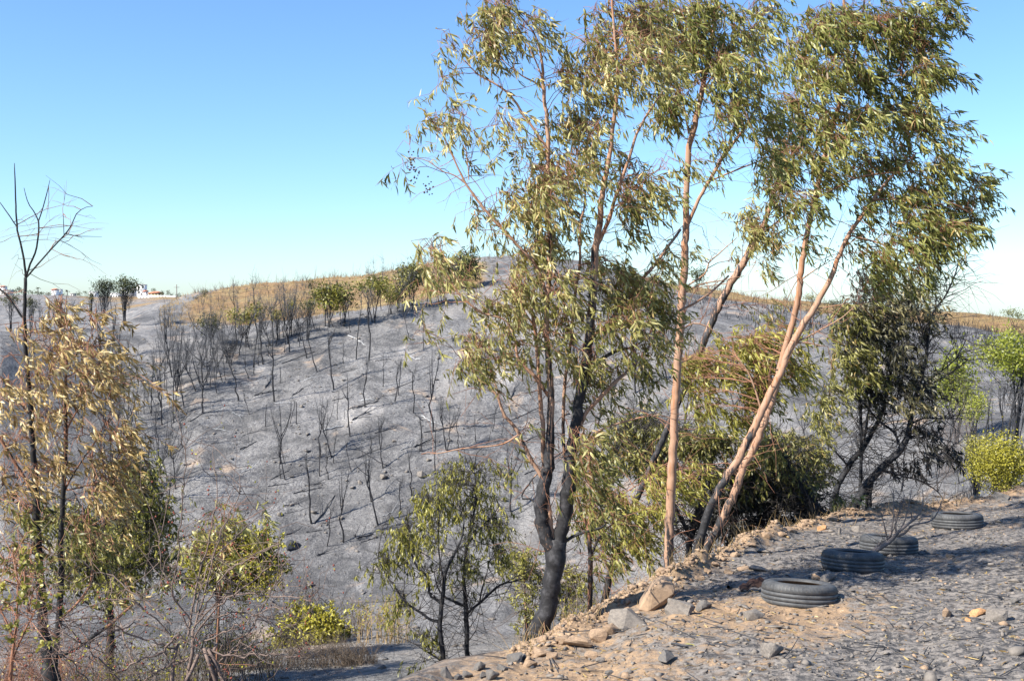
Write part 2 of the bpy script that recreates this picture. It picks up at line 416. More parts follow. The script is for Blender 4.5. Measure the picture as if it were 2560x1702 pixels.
def ground_mat():
    m, nt, b, L = mat('burnt_ground')
    tc = node(nt, 'ShaderNodeTexCoord'); gp = tc.outputs['Object']
    near, grass, ashw, soil = [attr(nt, q).outputs['Fac'] for q in ('near', 'grass', 'pale', 'soil')]
    # verge: tan earth under patches of soot and ash
    a1 = noise(nt, .75, 6, .62, gp, L, .6); a2 = noise(nt, 6.5, 6, .72, gp, L, .4); a3 = noise(nt, 55, 4, .75, gp, L); a4 = noise(nt, 16, 5, .7, gp, L)
    earth = mix(nt, L, sstep(nt, L, a2.outputs[0], .35, .65), (.345, .235, .145), (.235, .16, .10))
    earth = mix(nt, L, sstep(nt, L, a3.outputs[0], .55, .72), earth, (.58, .42, .27))
    earth = mix(nt, L, math_(nt, L, 'MULTIPLY', sstep(nt, L, a4.outputs[0], .48, .62), .7), earth, (.15, .105, .072))
    soot = mix(nt, L, sstep(nt, L, a4.outputs[0], .40, .60), (.060, .058, .058), (.225, .20, .178))
    soot = mix(nt, L, math_(nt, L, 'MULTIPLY', sstep(nt, L, a3.outputs[0], .42, .34), .7), soot, (.03, .03, .032))
    soot = mix(nt, L, sstep(nt, L, a3.outputs[0], .66, .70), soot, (.52, .50, .47))
    cov = math_(nt, L, 'ADD', math_(nt, L, 'MULTIPLY', a1.outputs[0], .9), math_(nt, L, 'MULTIPLY', a2.outputs[0], .75))
    cov = math_(nt, L, 'ADD', cov, math_(nt, L, 'MULTIPLY', a4.outputs[0], .35))
    cov = math_(nt, L, 'SUBTRACT', cov, soil)
    verge = mix(nt, L, sstep(nt, L, cov, .78, 1.02), earth, soot)
    # hillside ash
    b1 = noise(nt, .06, 6, .6, gp, L, 1.0)
    mp = node(nt, 'ShaderNodeMapping'); mp.inputs['Scale'].default_value = (.42, .16, 1); mp.inputs['Rotation'].default_value = (0, 0, .45); L(gp, mp.inputs[0])
    b2 = noise(nt, 1.0, 7, .68, mp.outputs[0], L, .8); b3 = noise(nt, 2.6, 6, .75, gp, L); b4 = noise(nt, .22, 5, .6, gp, L, 1.4)
    ash = mix(nt, L, sstep(nt, L, b2.outputs[0], .36, .62), (.108, .106, .106), (.255, .246, .239))
    b5 = noise(nt, 7.0, 6, .8, gp, L, .3)
    ash = mix(nt, L, math_(nt, L, 'MULTIPLY', sstep(nt, L, b5.outputs[0], .49, .62), .75), ash, (.070, .070, .078))
    ash = mix(nt, L, math_(nt, L, 'MULTIPLY', sstep(nt, L, b5.outputs[0], .42, .30), .8), ash, (.46, .46, .47))
    ash = mix(nt, L, math_(nt, L, 'MULTIPLY', sstep(nt, L, b3.outputs[0], .52, .66), .65), ash, (.085, .085, .09))
    ash = mix(nt, L, math_(nt, L, 'MULTIPLY', sstep(nt, L, b3.outputs[0], .42, .30), .55), ash, (.40, .39, .385))
    tan = math_(nt, L, 'MULTIPLY', sstep(nt, L, b4.outputs[0], .56, .68), sstep(nt, L, b2.outputs[0], .42, .58))
    ash = mix(nt, L, math_(nt, L, 'MULTIPLY', tan, .75), ash, (.46, .335, .235))
    ash = mix(nt, L, sstep(nt, L, math_(nt, L, 'ADD', ashw, math_(nt, L, 'MULTIPLY', b3.outputs[0], .5)), .6, .95), ash, (.46, .43, .40))
    ash = mix(nt, L, math_(nt, L, 'MULTIPLY', sstep(nt, L, b1.outputs[0], .54, .68), .6), ash, (.085, .083, .085))
    ash = mix(nt, L, math_(nt, L, 'MULTIPLY', sstep(nt, L, b1.outputs[0], .46, .34), .45), ash, (.36, .33, .30))
    # unburnt dry grass
    c1 = noise(nt, .10, 6, .65, gp, L, 1.0); c2 = noise(nt, 1.1, 6, .75, gp, L)
    gr = mix(nt, L, sstep(nt, L, c1.outputs[0], .38, .62), (.315, .195, .10), (.32, .235, .115))
    gr = mix(nt, L, math_(nt, L, 'MULTIPLY', sstep(nt, L, c2.outputs[0], .44, .62), .8), gr, (.10, .070, .042))
    gr = mix(nt, L, math_(nt, L, 'MULTIPLY', sstep(nt, L, c2.outputs[0], .42, .28), .5), gr, (.40, .27, .13))
    g = math_(nt, L, 'ADD', grass, math_(nt, L, 'MULTIPLY', math_(nt, L, 'SUBTRACT', b1.outputs[0], .5), .9))
    g = math_(nt, L, 'ADD', g, math_(nt, L, 'MULTIPLY', math_(nt, L, 'SUBTRACT', c2.outputs[0], .5), .35))
    hill = mix(nt, L, sstep(nt, L, g, .40, .58), ash, gr)
    L(mix(nt, L, near, hill, verge), b.inputs['Base Color'])
    b.inputs['Roughness'].default_value = .95; b.inputs['Specular IOR Level'].default_value = .15
    bp = node(nt, 'ShaderNodeBump'); bp.inputs['Strength'].default_value = .7; bp.inputs['Distance'].default_value = .022
    L(math_(nt, L, 'ADD', a4.outputs[0], math_(nt, L, 'MULTIPLY', a3.outputs[0], .45)), bp.inputs['Height'])
    bp2 = node(nt, 'ShaderNodeBump'); bp2.inputs['Strength'].default_value = .9; bp2.inputs['Distance'].default_value = .35
    L(b3.outputs[0], bp2.inputs['Height'])
    mn = node(nt, 'ShaderNodeMix'); mn.data_type = 'VECTOR'
    L(near, mn.inputs[0]); L(bp2.outputs[0], mn.inputs[4]); L(bp.outputs[0], mn.inputs[5]); L(mn.outputs[1], b.inputs['Normal'])
    return m
M['ground'] = ground_mat()

# ------------------------------------------------------------------ objects
def link(name, me, m=None, parent=None, loc=None, **props):
    o = bpy.data.objects.new(name, me); COL.objects.link(o)
    if me is not None and m is not None and not me.materials: me.materials.append(m)
    if parent is not None: o.parent = parent
    if loc is not None: o.location = loc
    for k, v in props.items(): o[k] = v
    return o

def thing(name, label, cat, loc, group=None):
    o = link(name, None, loc=loc, label=label, category=cat)
    o.empty_display_size = .2
    if group: o['group'] = group
    return o

def copy_tree(o, parent=None):
    c = o.copy(); COL.objects.link(c); c.parent = parent
    for ch in o.children: copy_tree(ch, c)
    return c

# ------------------------------------------------------------------ GROUND
def build_ground():
    th = np.concatenate([np.linspace(-180, -62, 24)[:-1], np.linspace(-62, -29, 36)[:-1], np.linspace(-29, 29, 560),
                         np.linspace(29, 62, 36)[1:], np.linspace(62, 180, 24)[1:-1]]) * math.pi / 180
    r = np.concatenate([[.5, 1.2, 2, 3], np.exp(np.linspace(math.log(4), math.log(21), 210)),
                        np.exp(np.linspace(math.log(21), math.log(190), 300))[1:], np.exp(np.linspace(math.log(190), math.log(9000), 70))[1:]])
    nt_, nr = len(th), len(r)
    X = np.sin(th)[None] * r[:, None]; Y = np.cos(th)[None] * r[:, None]
    z, u, near, berm, cr, yk = terrain(X, Y, True)
    x, y = X.ravel(), Y.ravel()
    V = np.column_stack([x, y, z])
    V = np.concatenate([V, [[0, 0, -1.6]]])
    i = np.arange(nr - 1)[:, None] * nt_; j = np.arange(nt_); j2 = (j + 1) % nt_
    Q = np.stack([i + j, i + nt_ + j, i + nt_ + j2, i + j2], -1).reshape(-1, 4)
    c = len(V) - 1
    T = np.stack([np.full(nt_, c), j, j2], -1)
    # unburnt grass lies between the shoulder of the ash slope and the skyline
    g = np.clip((cr - .03) / .12, 0, 1) * np.clip((u - 350) / 260, 0, 1)
    g = g * np.where(u > 1500, np.clip((cr - .30) / .25, 0, 1), 1)
    g = g * (1 - np.clip((u - 1120) / 120, 0, 1) * np.clip((1700 - u) / 150, 0, 1) * .7)
    g = np.where(cr > 1.6, np.where(y > 300, .36 + .22 * np.clip((y - 420) / 200, 0, 1) + .2 * np.clip((u - 150) / 150, 0, 1) - .2, .3), g)
    g = np.where((u < 430) & (cr > .6) & (cr <= 1.6), .30, g)
    g = g - .75 * np.clip((600 - u) / 110, 0, 1) * np.clip((cr - .62) / .2, 0, 1) * (cr < 1.6)
    terr = np.clip((y - yk[1] - .6) / 2, 0, 1) * np.clip((yk[3] + 4 - y) / 6, 0, 1)
    g = np.maximum(g, .42 * terr)
    soil = .30 * berm + np.clip((1880 - u) / 450, 0, 1) * .20 - .06
    # dark soot away from the tyres, bare earth round the nearest one
    soil = soil + .22 * np.exp(-(((x - 2.0) / 1.0) ** 2 + ((y - 8.3) / .9) ** 2)) - .12 * np.clip((u - 2150) / 300, 0, 1) * np.clip((9.5 - y) / 3, 0, 1)
    pale = np.zeros_like(x)
    for (pu, pv, pr) in ((885, 1050, 2.2), (930, 1025, 1.6), (650, 920, 1.2), (1260, 940, 2.2), (470, 850, 1.8), (1010, 880, 1.2)):
        q = ground_hit(pu, pv, 40)
        pale = np.maximum(pale, np.exp(-((x - q[0]) / pr) ** 2 - ((y - q[1]) / (pr * 1.3)) ** 2) * .6)
    e = lambda a: np.append(a, a[0] * 0)
    me = new_mesh('ground', V, [T, Q], {'near': np.append(near, 1), 'grass': e(g), 'soil': e(soil), 'pale': e(pale)})
    link('ground', me, M['ground'], kind='structure', label='burnt hillside, ravine and sooty roadside verge')
build_ground()

# ------------------------------------------------------------------ TREES near the camera
def smooth_line(pts, n):
    pts = np.asarray(pts, float)
    if len(pts) == 2:
        t = np.linspace(0, 1, n)[:, None]; return pts[0] * (1 - t) + pts[1] * t
    p = np.vstack([2 * pts[0] - pts[1], pts, 2 * pts[-1] - pts[-2]])
    seg = np.linalg.norm(np.diff(pts[:, :2], axis=0), axis=1); cum = np.concatenate([[0], np.cumsum(seg)])
    out = []
    for s in np.linspace(0, cum[-1] * .99999, n):
        i = int(np.searchsorted(cum, s, 'right') - 1); i = min(i, len(pts) - 2)
        t = (s - cum[i]) / max(seg[i], 1e-9)
        a, b, c, d = p[i], p[i + 1], p[i + 2], p[i + 3]
        out.append(.5 * ((2 * b) + (-a + c) * t + (2 * a - 5 * b + 4 * c - d) * t * t + (-a + 3 * b - 3 * c + d) * t ** 3))
    return np.array(out)

LEAFMESH = {}
def leaf_mesh(kind, tint):
    """one single leaf, 1 m long, shared by the leaves that hang free"""
    key = (kind, tint)
    if key not in LEAFMESH:
        mb = MB()
        blades(mb, np.zeros((1, 3)), np.array([[0, 0, -1.]]), np.array([[0, 1., 0]]), [1.], [.15], [.35], np.array([tint]))
        me = mb.mesh('leaf'); me.materials.append(M[kind]); LEAFMESH[key] = me
    return LEAFMESH[key]

def make_tree(name, label, cat, y0, stems, blobs, leaf=(.105, .016), kind='leaf_olive', dens=1.0, bark='bark', twig='twig_red',
              group=None, nleaf=11, wind=(.35, .05, 0), n_single=0, spread=1.0, char_default=.15, base_y=None, simple=False,
              sub=0.0, droop=1.0, capsules=(), tall=.3):
    """stems: list of (part name, char(start,end), [(u, v, w[, dy])...]); blobs: (u, v, ru, rv[, tint[, dy[, leaf material]]])"""
    px = y0 / F
    S3, SR, base = [], [], None
    parts = []
    for si, (pn, ch, pts) in enumerate(stems):
        q = np.array([(p[0], p[1], p[2], p[3] if len(p) > 3 else 0.0) for p in pts], float)
        n = max(5, int(np.linalg.norm(np.diff(q[:, :2], axis=0), axis=1).sum() / 14))
        q = smooth_line(q, n)
        X = np.array([P(a, b, y0 + d) for a, b, _, d in q])
        R = np.maximum(q[:, 2], .6) / 2 * (y0 + q[:, 3]) / F * .93
        if si == 0 or pn == 'trunk':
            gz = H(X[0, 0], X[0, 1])
            low = min(gz - .12, X[0, 2] - .05)
            t = np.linspace(0, 1, 5)[:-1, None]
            d = (X[0] - X[2]); d = d / max(abs(d[2]), .05)
            foot = np.array((X[0, 0] + d[0] * (X[0, 2] - low) * .5, X[0, 1], low))
            X = np.vstack([foot * (1 - t) + X[0] * t, X])
            R = np.concatenate([R[0] * (1 + .35 * (1 - t[:, 0]) ** 2), R])
        X[1:] += RNG.normal(0, .12, X[1:].shape) * R[1:, None]
        cv = np.linspace(ch[0], ch[1], len(X)) if not isinstance(ch, list) else np.interp(np.linspace(0, 1, len(X)), *zip(*ch))
        if base is None: base = np.array((X[0, 0], X[0, 1], H(X[0, 0], X[0, 1])))
        parts.append((pn, X, R, cv)); S3.append(X); SR.append(R)
    root = thing(name, label, cat, tuple(base), group)
    for pn, X, R, cv in parts:
        mb = MB()
        k = 12 if R[0] > .04 else (8 if R[0] > .012 else 5)
        tubes(mb, X, R, k, char=cv)
        link(pn, mb.mesh(pn, base), M[bark], root)
    SK = np.concatenate(S3); RK = np.concatenate(SR)
    tw, lv = MB(), {}
    singles = []
    wnd = np.array(wind)
    LP, LD, LN, LL, LW, LB, LT, LK = [], [], [], [], [], [], [], []
    for b in blobs:
        u, v, ru, rv = b[:4]
        tint = b[4] if len(b) > 4 and b[4] is not None else .5
        dy = b[5] if len(b) > 5 and b[5] is not None else RNG.normal(0, .25 * tall / .3)
        kd = b[6] if len(b) > 6 else kind
        area = math.pi * ru * rv
        one = (leaf[0] / px) * (leaf[1] / px) * .5 * nleaf
        n = max(3, int(dens * 3.3 * area / one))
        ncl = max(1, round(n / 9))
        C = []
        for _ in range(ncl):
            a, r_ = RNG.uniform(0, 2 * math.pi), math.sqrt(RNG.uniform(0, .8))
            C.append(P(u + ru * r_ * math.cos(a), v + rv * r_ * math.sin(a) * .9 - rv * .1, y0 + dy + RNG.normal(0, .35) * (ru + rv) * px))
        C = np.array(C)
        cs = max(.05, .27 * min(ru, rv) * px) * spread + .035
        for ci, c in enumerate(C):
            dd = np.linalg.norm(SK - c, axis=1) + np.maximum(0, SK[:, 2] - c[2]) * 1.5 + RK * 4
            j = int(dd.argmin()); p = SK[j]
            dist = np.linalg.norm(c - p)
            mid = p * .5 + c * .5 + np.array((0, 0, .12 * dist)) + RNG.normal(0, .06, 3) * dist
            t = np.linspace(0, 1, 7)[:, None]
            br = p * (1 - t) ** 2 + 2 * mid * t * (1 - t) + c * t * t
            br[1:] += RNG.normal(0, .018, (6, 3)) * min(dist, .8)
            r0 = min(RK[j] * .7, .0026 + .0032 * min(dist, 1.2)) 
            tubes(tw, br, np.linspace(r0, .0018, 7), 4)
            m = max(2, n // ncl + int(RNG.integers(-1, 2)))
            out = (c - p) / (dist + 1e-6)
            q0 = br[RNG.integers(3, 7, m)]
            q2 = c + RNG.normal(0, 1, (m, 3)) * cs * np.array((1.1, 1.1, .9))
            d = out * .35 + wnd * 1.2 + np.array((0, 0, -.5 * droop)) + RNG.normal(0, .45, (m, 3))
            d /= np.linalg.norm(d, axis=1, keepdims=True)
            sl_ = leaf[0] * RNG.uniform(1.4, 2.6, (m, 1))
            q3 = q2 + d * sl_ + np.array((0, 0, -.2)) * sl_ * droop
            q1 = (q0 + q2) / 2 + np.array((0, 0, .06)) + RNG.normal(0, .02, (m, 3))
            tubes(tw, np.stack([q0, q1, q2, (q2 + q3) / 2 + (0, 0, .01), q3], 1), np.tile(np.array((.0024, .002, .0017, .0013, .0008)) * max(1, y0 / 11), (m, 1)), 3, cap=False)
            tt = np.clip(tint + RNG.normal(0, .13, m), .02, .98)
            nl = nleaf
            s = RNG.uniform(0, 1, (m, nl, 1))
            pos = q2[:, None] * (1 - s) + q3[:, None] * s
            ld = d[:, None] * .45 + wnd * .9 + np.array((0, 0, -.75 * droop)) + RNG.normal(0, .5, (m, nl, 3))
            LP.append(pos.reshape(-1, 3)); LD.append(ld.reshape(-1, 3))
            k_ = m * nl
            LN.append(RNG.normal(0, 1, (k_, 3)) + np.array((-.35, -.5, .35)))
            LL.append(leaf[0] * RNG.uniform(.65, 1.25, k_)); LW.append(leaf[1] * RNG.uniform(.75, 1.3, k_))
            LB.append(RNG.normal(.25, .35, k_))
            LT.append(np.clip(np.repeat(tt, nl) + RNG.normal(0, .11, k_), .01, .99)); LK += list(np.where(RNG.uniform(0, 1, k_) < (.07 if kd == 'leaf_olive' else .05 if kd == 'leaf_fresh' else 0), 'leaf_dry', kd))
        # bare twigs that stick out
    if sub:
        m = int(sub)
        j = RNG.integers(0, len(SK), m); p = SK[j]
        d = RNG.normal(0, 1, (m, 3)) * (1, .8, .8) + (.15, 0, .35); d /= np.linalg.norm(d, axis=1, keepdims=True)
        ln = RNG.uniform(.15, .75, (m, 1)) * y0 / 11
        pts = np.stack([p + d * ln * t + np.array((0, 0, -.10)) * ln * t * t + RNG.normal(0, .03, (m, 3)) * ln * (t > 0) for t in (0, .25, .5, .75, 1)], 1)
        tubes(tw, pts, np.linspace(.004, .001, 5)[None] * RNG.uniform(.7, 1.4, (m, 1)) * y0 / 11, 3, cap=False)
        e = pts[:, 2]; d2 = d + RNG.normal(0, .6, (m, 3)); d2 /= np.linalg.norm(d2, axis=1, keepdims=True)
        tubes(tw, np.stack([e, e + d2 * ln * .25, e + d2 * ln * .5 + (0, 0, -.03)], 1), np.tile((.002, .0014, .0008), (m, 1)) * y0 / 11, 3, cap=False)
    if tw.n: link('twigs', tw.mesh('twigs', base), M[twig], root, kind='stuff')
    if LP:
        A = [np.concatenate(q) for q in (LP, LD, LN, LL, LW, LB, LT)]; LK = np.array(LK)
        if n_single:
            # the leaves hanging nearest to the viewer are single objects
            o = np.argsort(A[0][:, 1])[:n_single * 6]; pick = RNG.choice(o, min(n_single, len(o)), replace=False)
            for i in pick:
                d = Vector(A[1][i]).normalized()
                lo = link('leaf', leaf_mesh(LK[i], .25 if A[6][i] < .4 else (.5 if A[6][i] < .6 else .75)), None, root, loc=tuple(A[0][i] - base))
                lo.rotation_mode = 'QUATERNION'
                lo.rotation_quaternion = d.to_track_quat('-Z', 'Y') @ Matrix.Rotation(RNG.uniform(0, 6.28), 3, 'Z').to_quaternion()
                lo.scale = (A[3][i],) * 3
            keep = np.ones(len(A[0]), bool); keep[pick] = False
            A = [a[keep] for a in A]; LK = LK[keep]
        for kd in sorted(set(LK)):
            s = LK == kd; mb = MB()
            blades(mb, *[a[s] for a in A], simple=simple)
            link('foliage', mb.mesh('foliage', base), M[kd], root, kind='stuff')
    if capsules:
        mb = MB()
        octv = np.array([(1, 0, 0), (-1, 0, 0), (0, 1, 0), (0, -1, 0), (0, 0, 1), (0, 0, -1)], float)
        octf = np.array([(0, 2, 4), (2, 1, 4), (1, 3, 4), (3, 0, 4), (2, 0, 5), (1, 2, 5), (3, 1, 5), (0, 3, 5)])
        for (u, v, ru, rv, n) in capsules:
            for _ in range(n):
                c = P(u + RNG.normal(0, ru * .5), v + RNG.normal(0, rv * .5), y0 + RNG.normal(0, .1))
                mb.add(octv * RNG.uniform(.006, .011) + c, octf)
        link('seed_capsules', mb.mesh('seed_capsules', base), M['capsule'], root, kind='stuff')
    return root

# --- the big forked tree left of centre
make_tree('eucalyptus_tree', 'large eucalyptus with thick charred trunk forking low, standing on the edge of the verge', 'tree', 8.6, [
 ('trunk', (.95, .95), [(1347,1628,58),(1357,1565,53),(1371,1507,50),(1383,1430,50),(1388,1385,58),(1394,1350,48)]),
 ('limb', (.75, .1), [(1392,1398,36),(1370,1358,40),(1354,1308,38),(1353,1258,38),(1362,1210,35),(1369,1170,31),(1373,1128,27),(1376,1052,20),(1378,1001,19),(1375,950,18),(1371,900,16),(1365,817,15),(1369,753,14),(1374,664,13),(1375,600,12),(1371,513,11),(1370,400,11),(1370,335,10.5),(1357,214,9),(1355,156,7),(1338,90,5),(1300,40,3)]),
 ('limb', [(0, 1.1), (.3, .8), (.45, .6), (.6, .25), (1, -.1)], [(1392,1375,40),(1404,1327,38),(1416,1256,38),(1422,1205,38),(1426,1167,36),(1430,1110,30),(1440,1060,28),(1448,1001,28),(1456,963,28),(1466,906,27),(1475,842,24),(1479,791,23),(1483,727,22),(1485,664,21),(1490,613,19),(1500,558,17),(1505,491,15),(1522,402,12),(1531,335,11),(1540,250,10),(1545,180,9),(1536,80,7),(1525,-60,5)]),
 ('limb', (.3, .0), [(1390,1372,16),(1378,1320,15),(1371,1269,14),(1366,1230,13,.1),(1362,1180,12,.12),(1358,1134,12,.05),(1357,1065,12),(1352,1014,12),(1349,970,11),(1344,893,10),(1338,817,9),(1330,775,8),(1336,720,7),(1350,690,6)]),
 ('branch', (.2, 0), [(1338,817,6),(1318,790,5),(1299,753,4),(1280,700,3)]),
 ('branch', (.2, .1), [(1372,760,6),(1355,700,7),(1335,656,8),(1300,620,8),(1268,585,8),(1230,545,7.5),(1196,504,7),(1165,460,6),(1147,424,5),(1129,384,4),(1103,330,2.5)]),
 ('branch', (.2, .1), [(1165,460,4),(1135,438,3.5),(1107,429,3),(1067,402,2.5),(1027,393,1.5)]),
 ('branch', (.2, .1), [(1172,450,3.5),(1170,420,3),(1165,357,2.5),(1178,300,1.5)]),
 ('branch', (.3, .1), [(1368,372,8),(1340,330,7.5),(1308,286,7),(1290,258,6.5),(1268,232,6),(1235,208,5),(1196,187,4),(1156,147,2.5)]),
 ('branch', (.3, .1), [(1358,222,6),(1335,205,5),(1308,192,4),(1280,170,3),(1255,150,2)]),
 ('branch', (.3, .1), [(1357,200,5),(1339,152,4),(1320,120,3),(1290,80,2)]),
 ('branch', (.5, .3), [(1361,1205,13),(1345,1175,12),(1327,1149,11),(1315,1123,10),(1299,1088,10),(1279,1057,9),(1261,1039,9),(1248,1001,7),(1225,965,6),(1199,949,5),(1187,937,3)]),
 ('branch', (.2, .1), [(1250,1008,6),(1245,983,5),(1230,937,3.5),(1222,900,2)]),
 ('branch', (.2, .1), [(1297,1086,5),(1251,1111,4.5),(1157,1121,4),(1100,1132,3),(1053,1135,1.5)]),
 ('branch', (.3, .1), [(1375,995,10),(1352,962,9),(1330,934,9),(1296,898,8),(1288,850,6),(1262,800,5),(1200,780,5),(1151,737,4.5),(1126,702,4),(1109,663,3.5),(1100,620,2)]),
 ('branch', (.2, .05), [(1487,640,12),(1500,600,11),(1518,558,10),(1540,491,9),(1571,402,8),(1594,330,7),(1625,277,5),(1660,225,3)]),
 ('branch', (.35, .1), [(1432,1085,13),(1445,1072,12),(1458,1047,12),(1470,1024,11),(1506,988,11),(1534,958,10),(1557,939,9,.2),(1580,915,9,.4),(1608,886,8,.6),(1638,844,7,.7),(1684,788,7,.8),(1738,757,6.5,.9),(1778,730,6,1),(1822,689,5,1)]),
 ('branch', (.8, .5), [(1470,920,12),(1490,906,11),(1534,880,9),(1580,868,6),(1610,850,3)]),
 ('branch', (.35, .2), [(1474,860,12),(1490,835,11,.1),(1518,812,11,.2),(1541,778,10,.4),(1559,753,10,.5),(1600,705,9,.6),(1641,658,9,.7),(1666,622,8,.8),(1702,574,7,.9)]),
 ('limb', (.5, .1), [(1414,1150,9,.15),(1408,1090,9,.2),(1412,950,9,.2),(1421,906,9,.2),(1429,830,8,.2),(1439,727,8,.2),(1449,664,7,.2),(1451,558,6,.2),(1460,522,5,.2),(1466,430,4,.2),(1470,330,3,.2)]),
 ('branch', (1., 1.), [(1404,1362,10),(1419,1349,9),(1448,1333,8),(1498,1320,7),(1515,1310,4)]),
 ('branch', (.2, .0), [(1424,1150,7),(1452,1118,6),(1480,1090,6),(1506,1072,6),(1539,1060,5.5),(1577,1049,5),(1644,1037,3.5),(1690,1050,2)]),
 ('branch', (1., .3), [(1344,1268,8),(1330,1248,6),(1303,1243,5),(1325,1205,4),(1352,1175,4),(1385,1145,3),(1410,1128,2)]),
], [
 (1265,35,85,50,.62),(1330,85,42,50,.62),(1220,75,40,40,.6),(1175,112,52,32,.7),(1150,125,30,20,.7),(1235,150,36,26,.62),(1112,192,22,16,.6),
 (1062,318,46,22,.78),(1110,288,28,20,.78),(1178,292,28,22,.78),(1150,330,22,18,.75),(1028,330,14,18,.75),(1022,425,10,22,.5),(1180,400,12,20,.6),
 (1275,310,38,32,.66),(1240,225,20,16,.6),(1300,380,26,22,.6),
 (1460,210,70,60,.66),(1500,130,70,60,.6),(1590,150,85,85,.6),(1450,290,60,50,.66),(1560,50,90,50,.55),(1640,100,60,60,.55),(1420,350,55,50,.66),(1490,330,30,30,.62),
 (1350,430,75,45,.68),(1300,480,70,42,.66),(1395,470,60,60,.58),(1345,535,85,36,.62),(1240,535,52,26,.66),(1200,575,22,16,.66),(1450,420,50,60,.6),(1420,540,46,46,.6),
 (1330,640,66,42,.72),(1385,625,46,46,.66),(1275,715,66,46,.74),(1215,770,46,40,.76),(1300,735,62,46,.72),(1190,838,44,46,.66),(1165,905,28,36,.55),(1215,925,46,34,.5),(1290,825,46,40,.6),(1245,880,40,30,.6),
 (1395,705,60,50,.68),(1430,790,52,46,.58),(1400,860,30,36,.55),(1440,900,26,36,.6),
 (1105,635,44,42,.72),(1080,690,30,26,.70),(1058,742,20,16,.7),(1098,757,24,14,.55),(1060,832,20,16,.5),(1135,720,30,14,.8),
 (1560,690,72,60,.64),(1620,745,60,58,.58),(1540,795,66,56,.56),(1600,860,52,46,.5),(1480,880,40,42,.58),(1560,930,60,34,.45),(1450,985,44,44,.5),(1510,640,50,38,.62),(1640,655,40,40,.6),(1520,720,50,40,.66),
 (1560,540,46,70,.36),(1600,470,40,40,.45),(1560,450,40,40,.5),(1640,420,30,50,.5),(1680,800,28,40,.5),  # first clump gets a darker leaf tint to look backlit
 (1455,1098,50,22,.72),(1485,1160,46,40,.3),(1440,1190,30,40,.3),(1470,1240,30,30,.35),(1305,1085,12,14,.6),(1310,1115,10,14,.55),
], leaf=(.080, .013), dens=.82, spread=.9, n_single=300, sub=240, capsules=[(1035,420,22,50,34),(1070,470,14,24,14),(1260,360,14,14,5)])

# --- the straight pale trunk
make_tree('eucalyptus_tree', 'tall slender eucalyptus with one straight pale pinkish trunk behind the upright boulder', 'tree', 11.0, [
 ('trunk', [(0, .72), (.14, .5), (.22, .12), (.32, -.25), (1, -.4)], [(1668,1462,26),(1671,1400,26),(1674,1348,25.5),(1677,1256,25),(1680,1180,24.5),(1685,1103,22.5),(1687,1027,22),(1692,950,22),(1697,883,21.5),(1702,806,21),(1707,730,21),(1712,653,20),(1713,602,19),(1715,564,19),(1715,500,16),(1719,431,15.5),(1724,359,15.5),(1738,311,15),(1753,239,14),(1762,191,13),(1772,143,11),(1784,72,9),(1791,0,7),(1800,-80,5)]),
 ('branch', (.3, .15), [(1714,575,10),(1724,552,10),(1743,505,9.5),(1772,454,9.5),(1805,397,9),(1858,325,7),(1891,268,5),(1905,220,3)]),
 ('branch', (.2, .2), [(1722,335,6),(1710,268,5.5),(1685,190,5),(1660,130,4),(1640,60,2.5)]),
 ('branch', (.2, .2), [(1772,454,5),(1830,430,4.5),(1880,410,4),(1930,390,2)]),
 ('branch', (.3, .3), [(1709,722,5),(1722,712,4.5),(1763,684,4.5),(1771,658,4),(1799,633,3.5),(1842,594,2)]),
 ('branch', (.3, .3), [(1709,735,5),(1725,724,4.5),(1758,709,4),(1800,702,3),(1860,690,1.5)]),
 ('branch', (.3, .3), [(1703,825,4.5),(1720,815,4),(1738,808,4),(1775,820,3),(1805,850,2)]),
 ('branch', (.3, .3), [(1753,239,6),(1775,200,5),(1810,160,4),(1850,110,2.5)]),
 ('branch', (.3, .3), [(1790,10,5),(1820,40,4),(1850,60,2.5)]),
], [
 (1800,60,56,52,.6),(1860,95,62,46,.7),(1750,130,52,52,.55),(1700,95,70,70,.5),(1830,170,46,42,.58),(1880,185,56,46,.6),(1860,262,54,42,.55),(1640,50,60,56,.5),(1700,200,56,50,.52),(1745,20,60,40,.45),
 (1662,280,36,40,.6),(1900,30,40,40,.5),(1800,235,40,40,.5),(1740,400,18,26,.45),(1920,300,36,36,.5),(1690,300,20,30,.55),(1820,300,30,30,.5),(1910,390,30,30,.45),
 (1680,250,30,40,.55),(1790,340,24,22,.5),(1650,500,16,30,.5),
], leaf=(.096, .0152), kind='leaf_fresh', dens=1.0, spread=.9, n_single=120, sub=150, char_default=0)

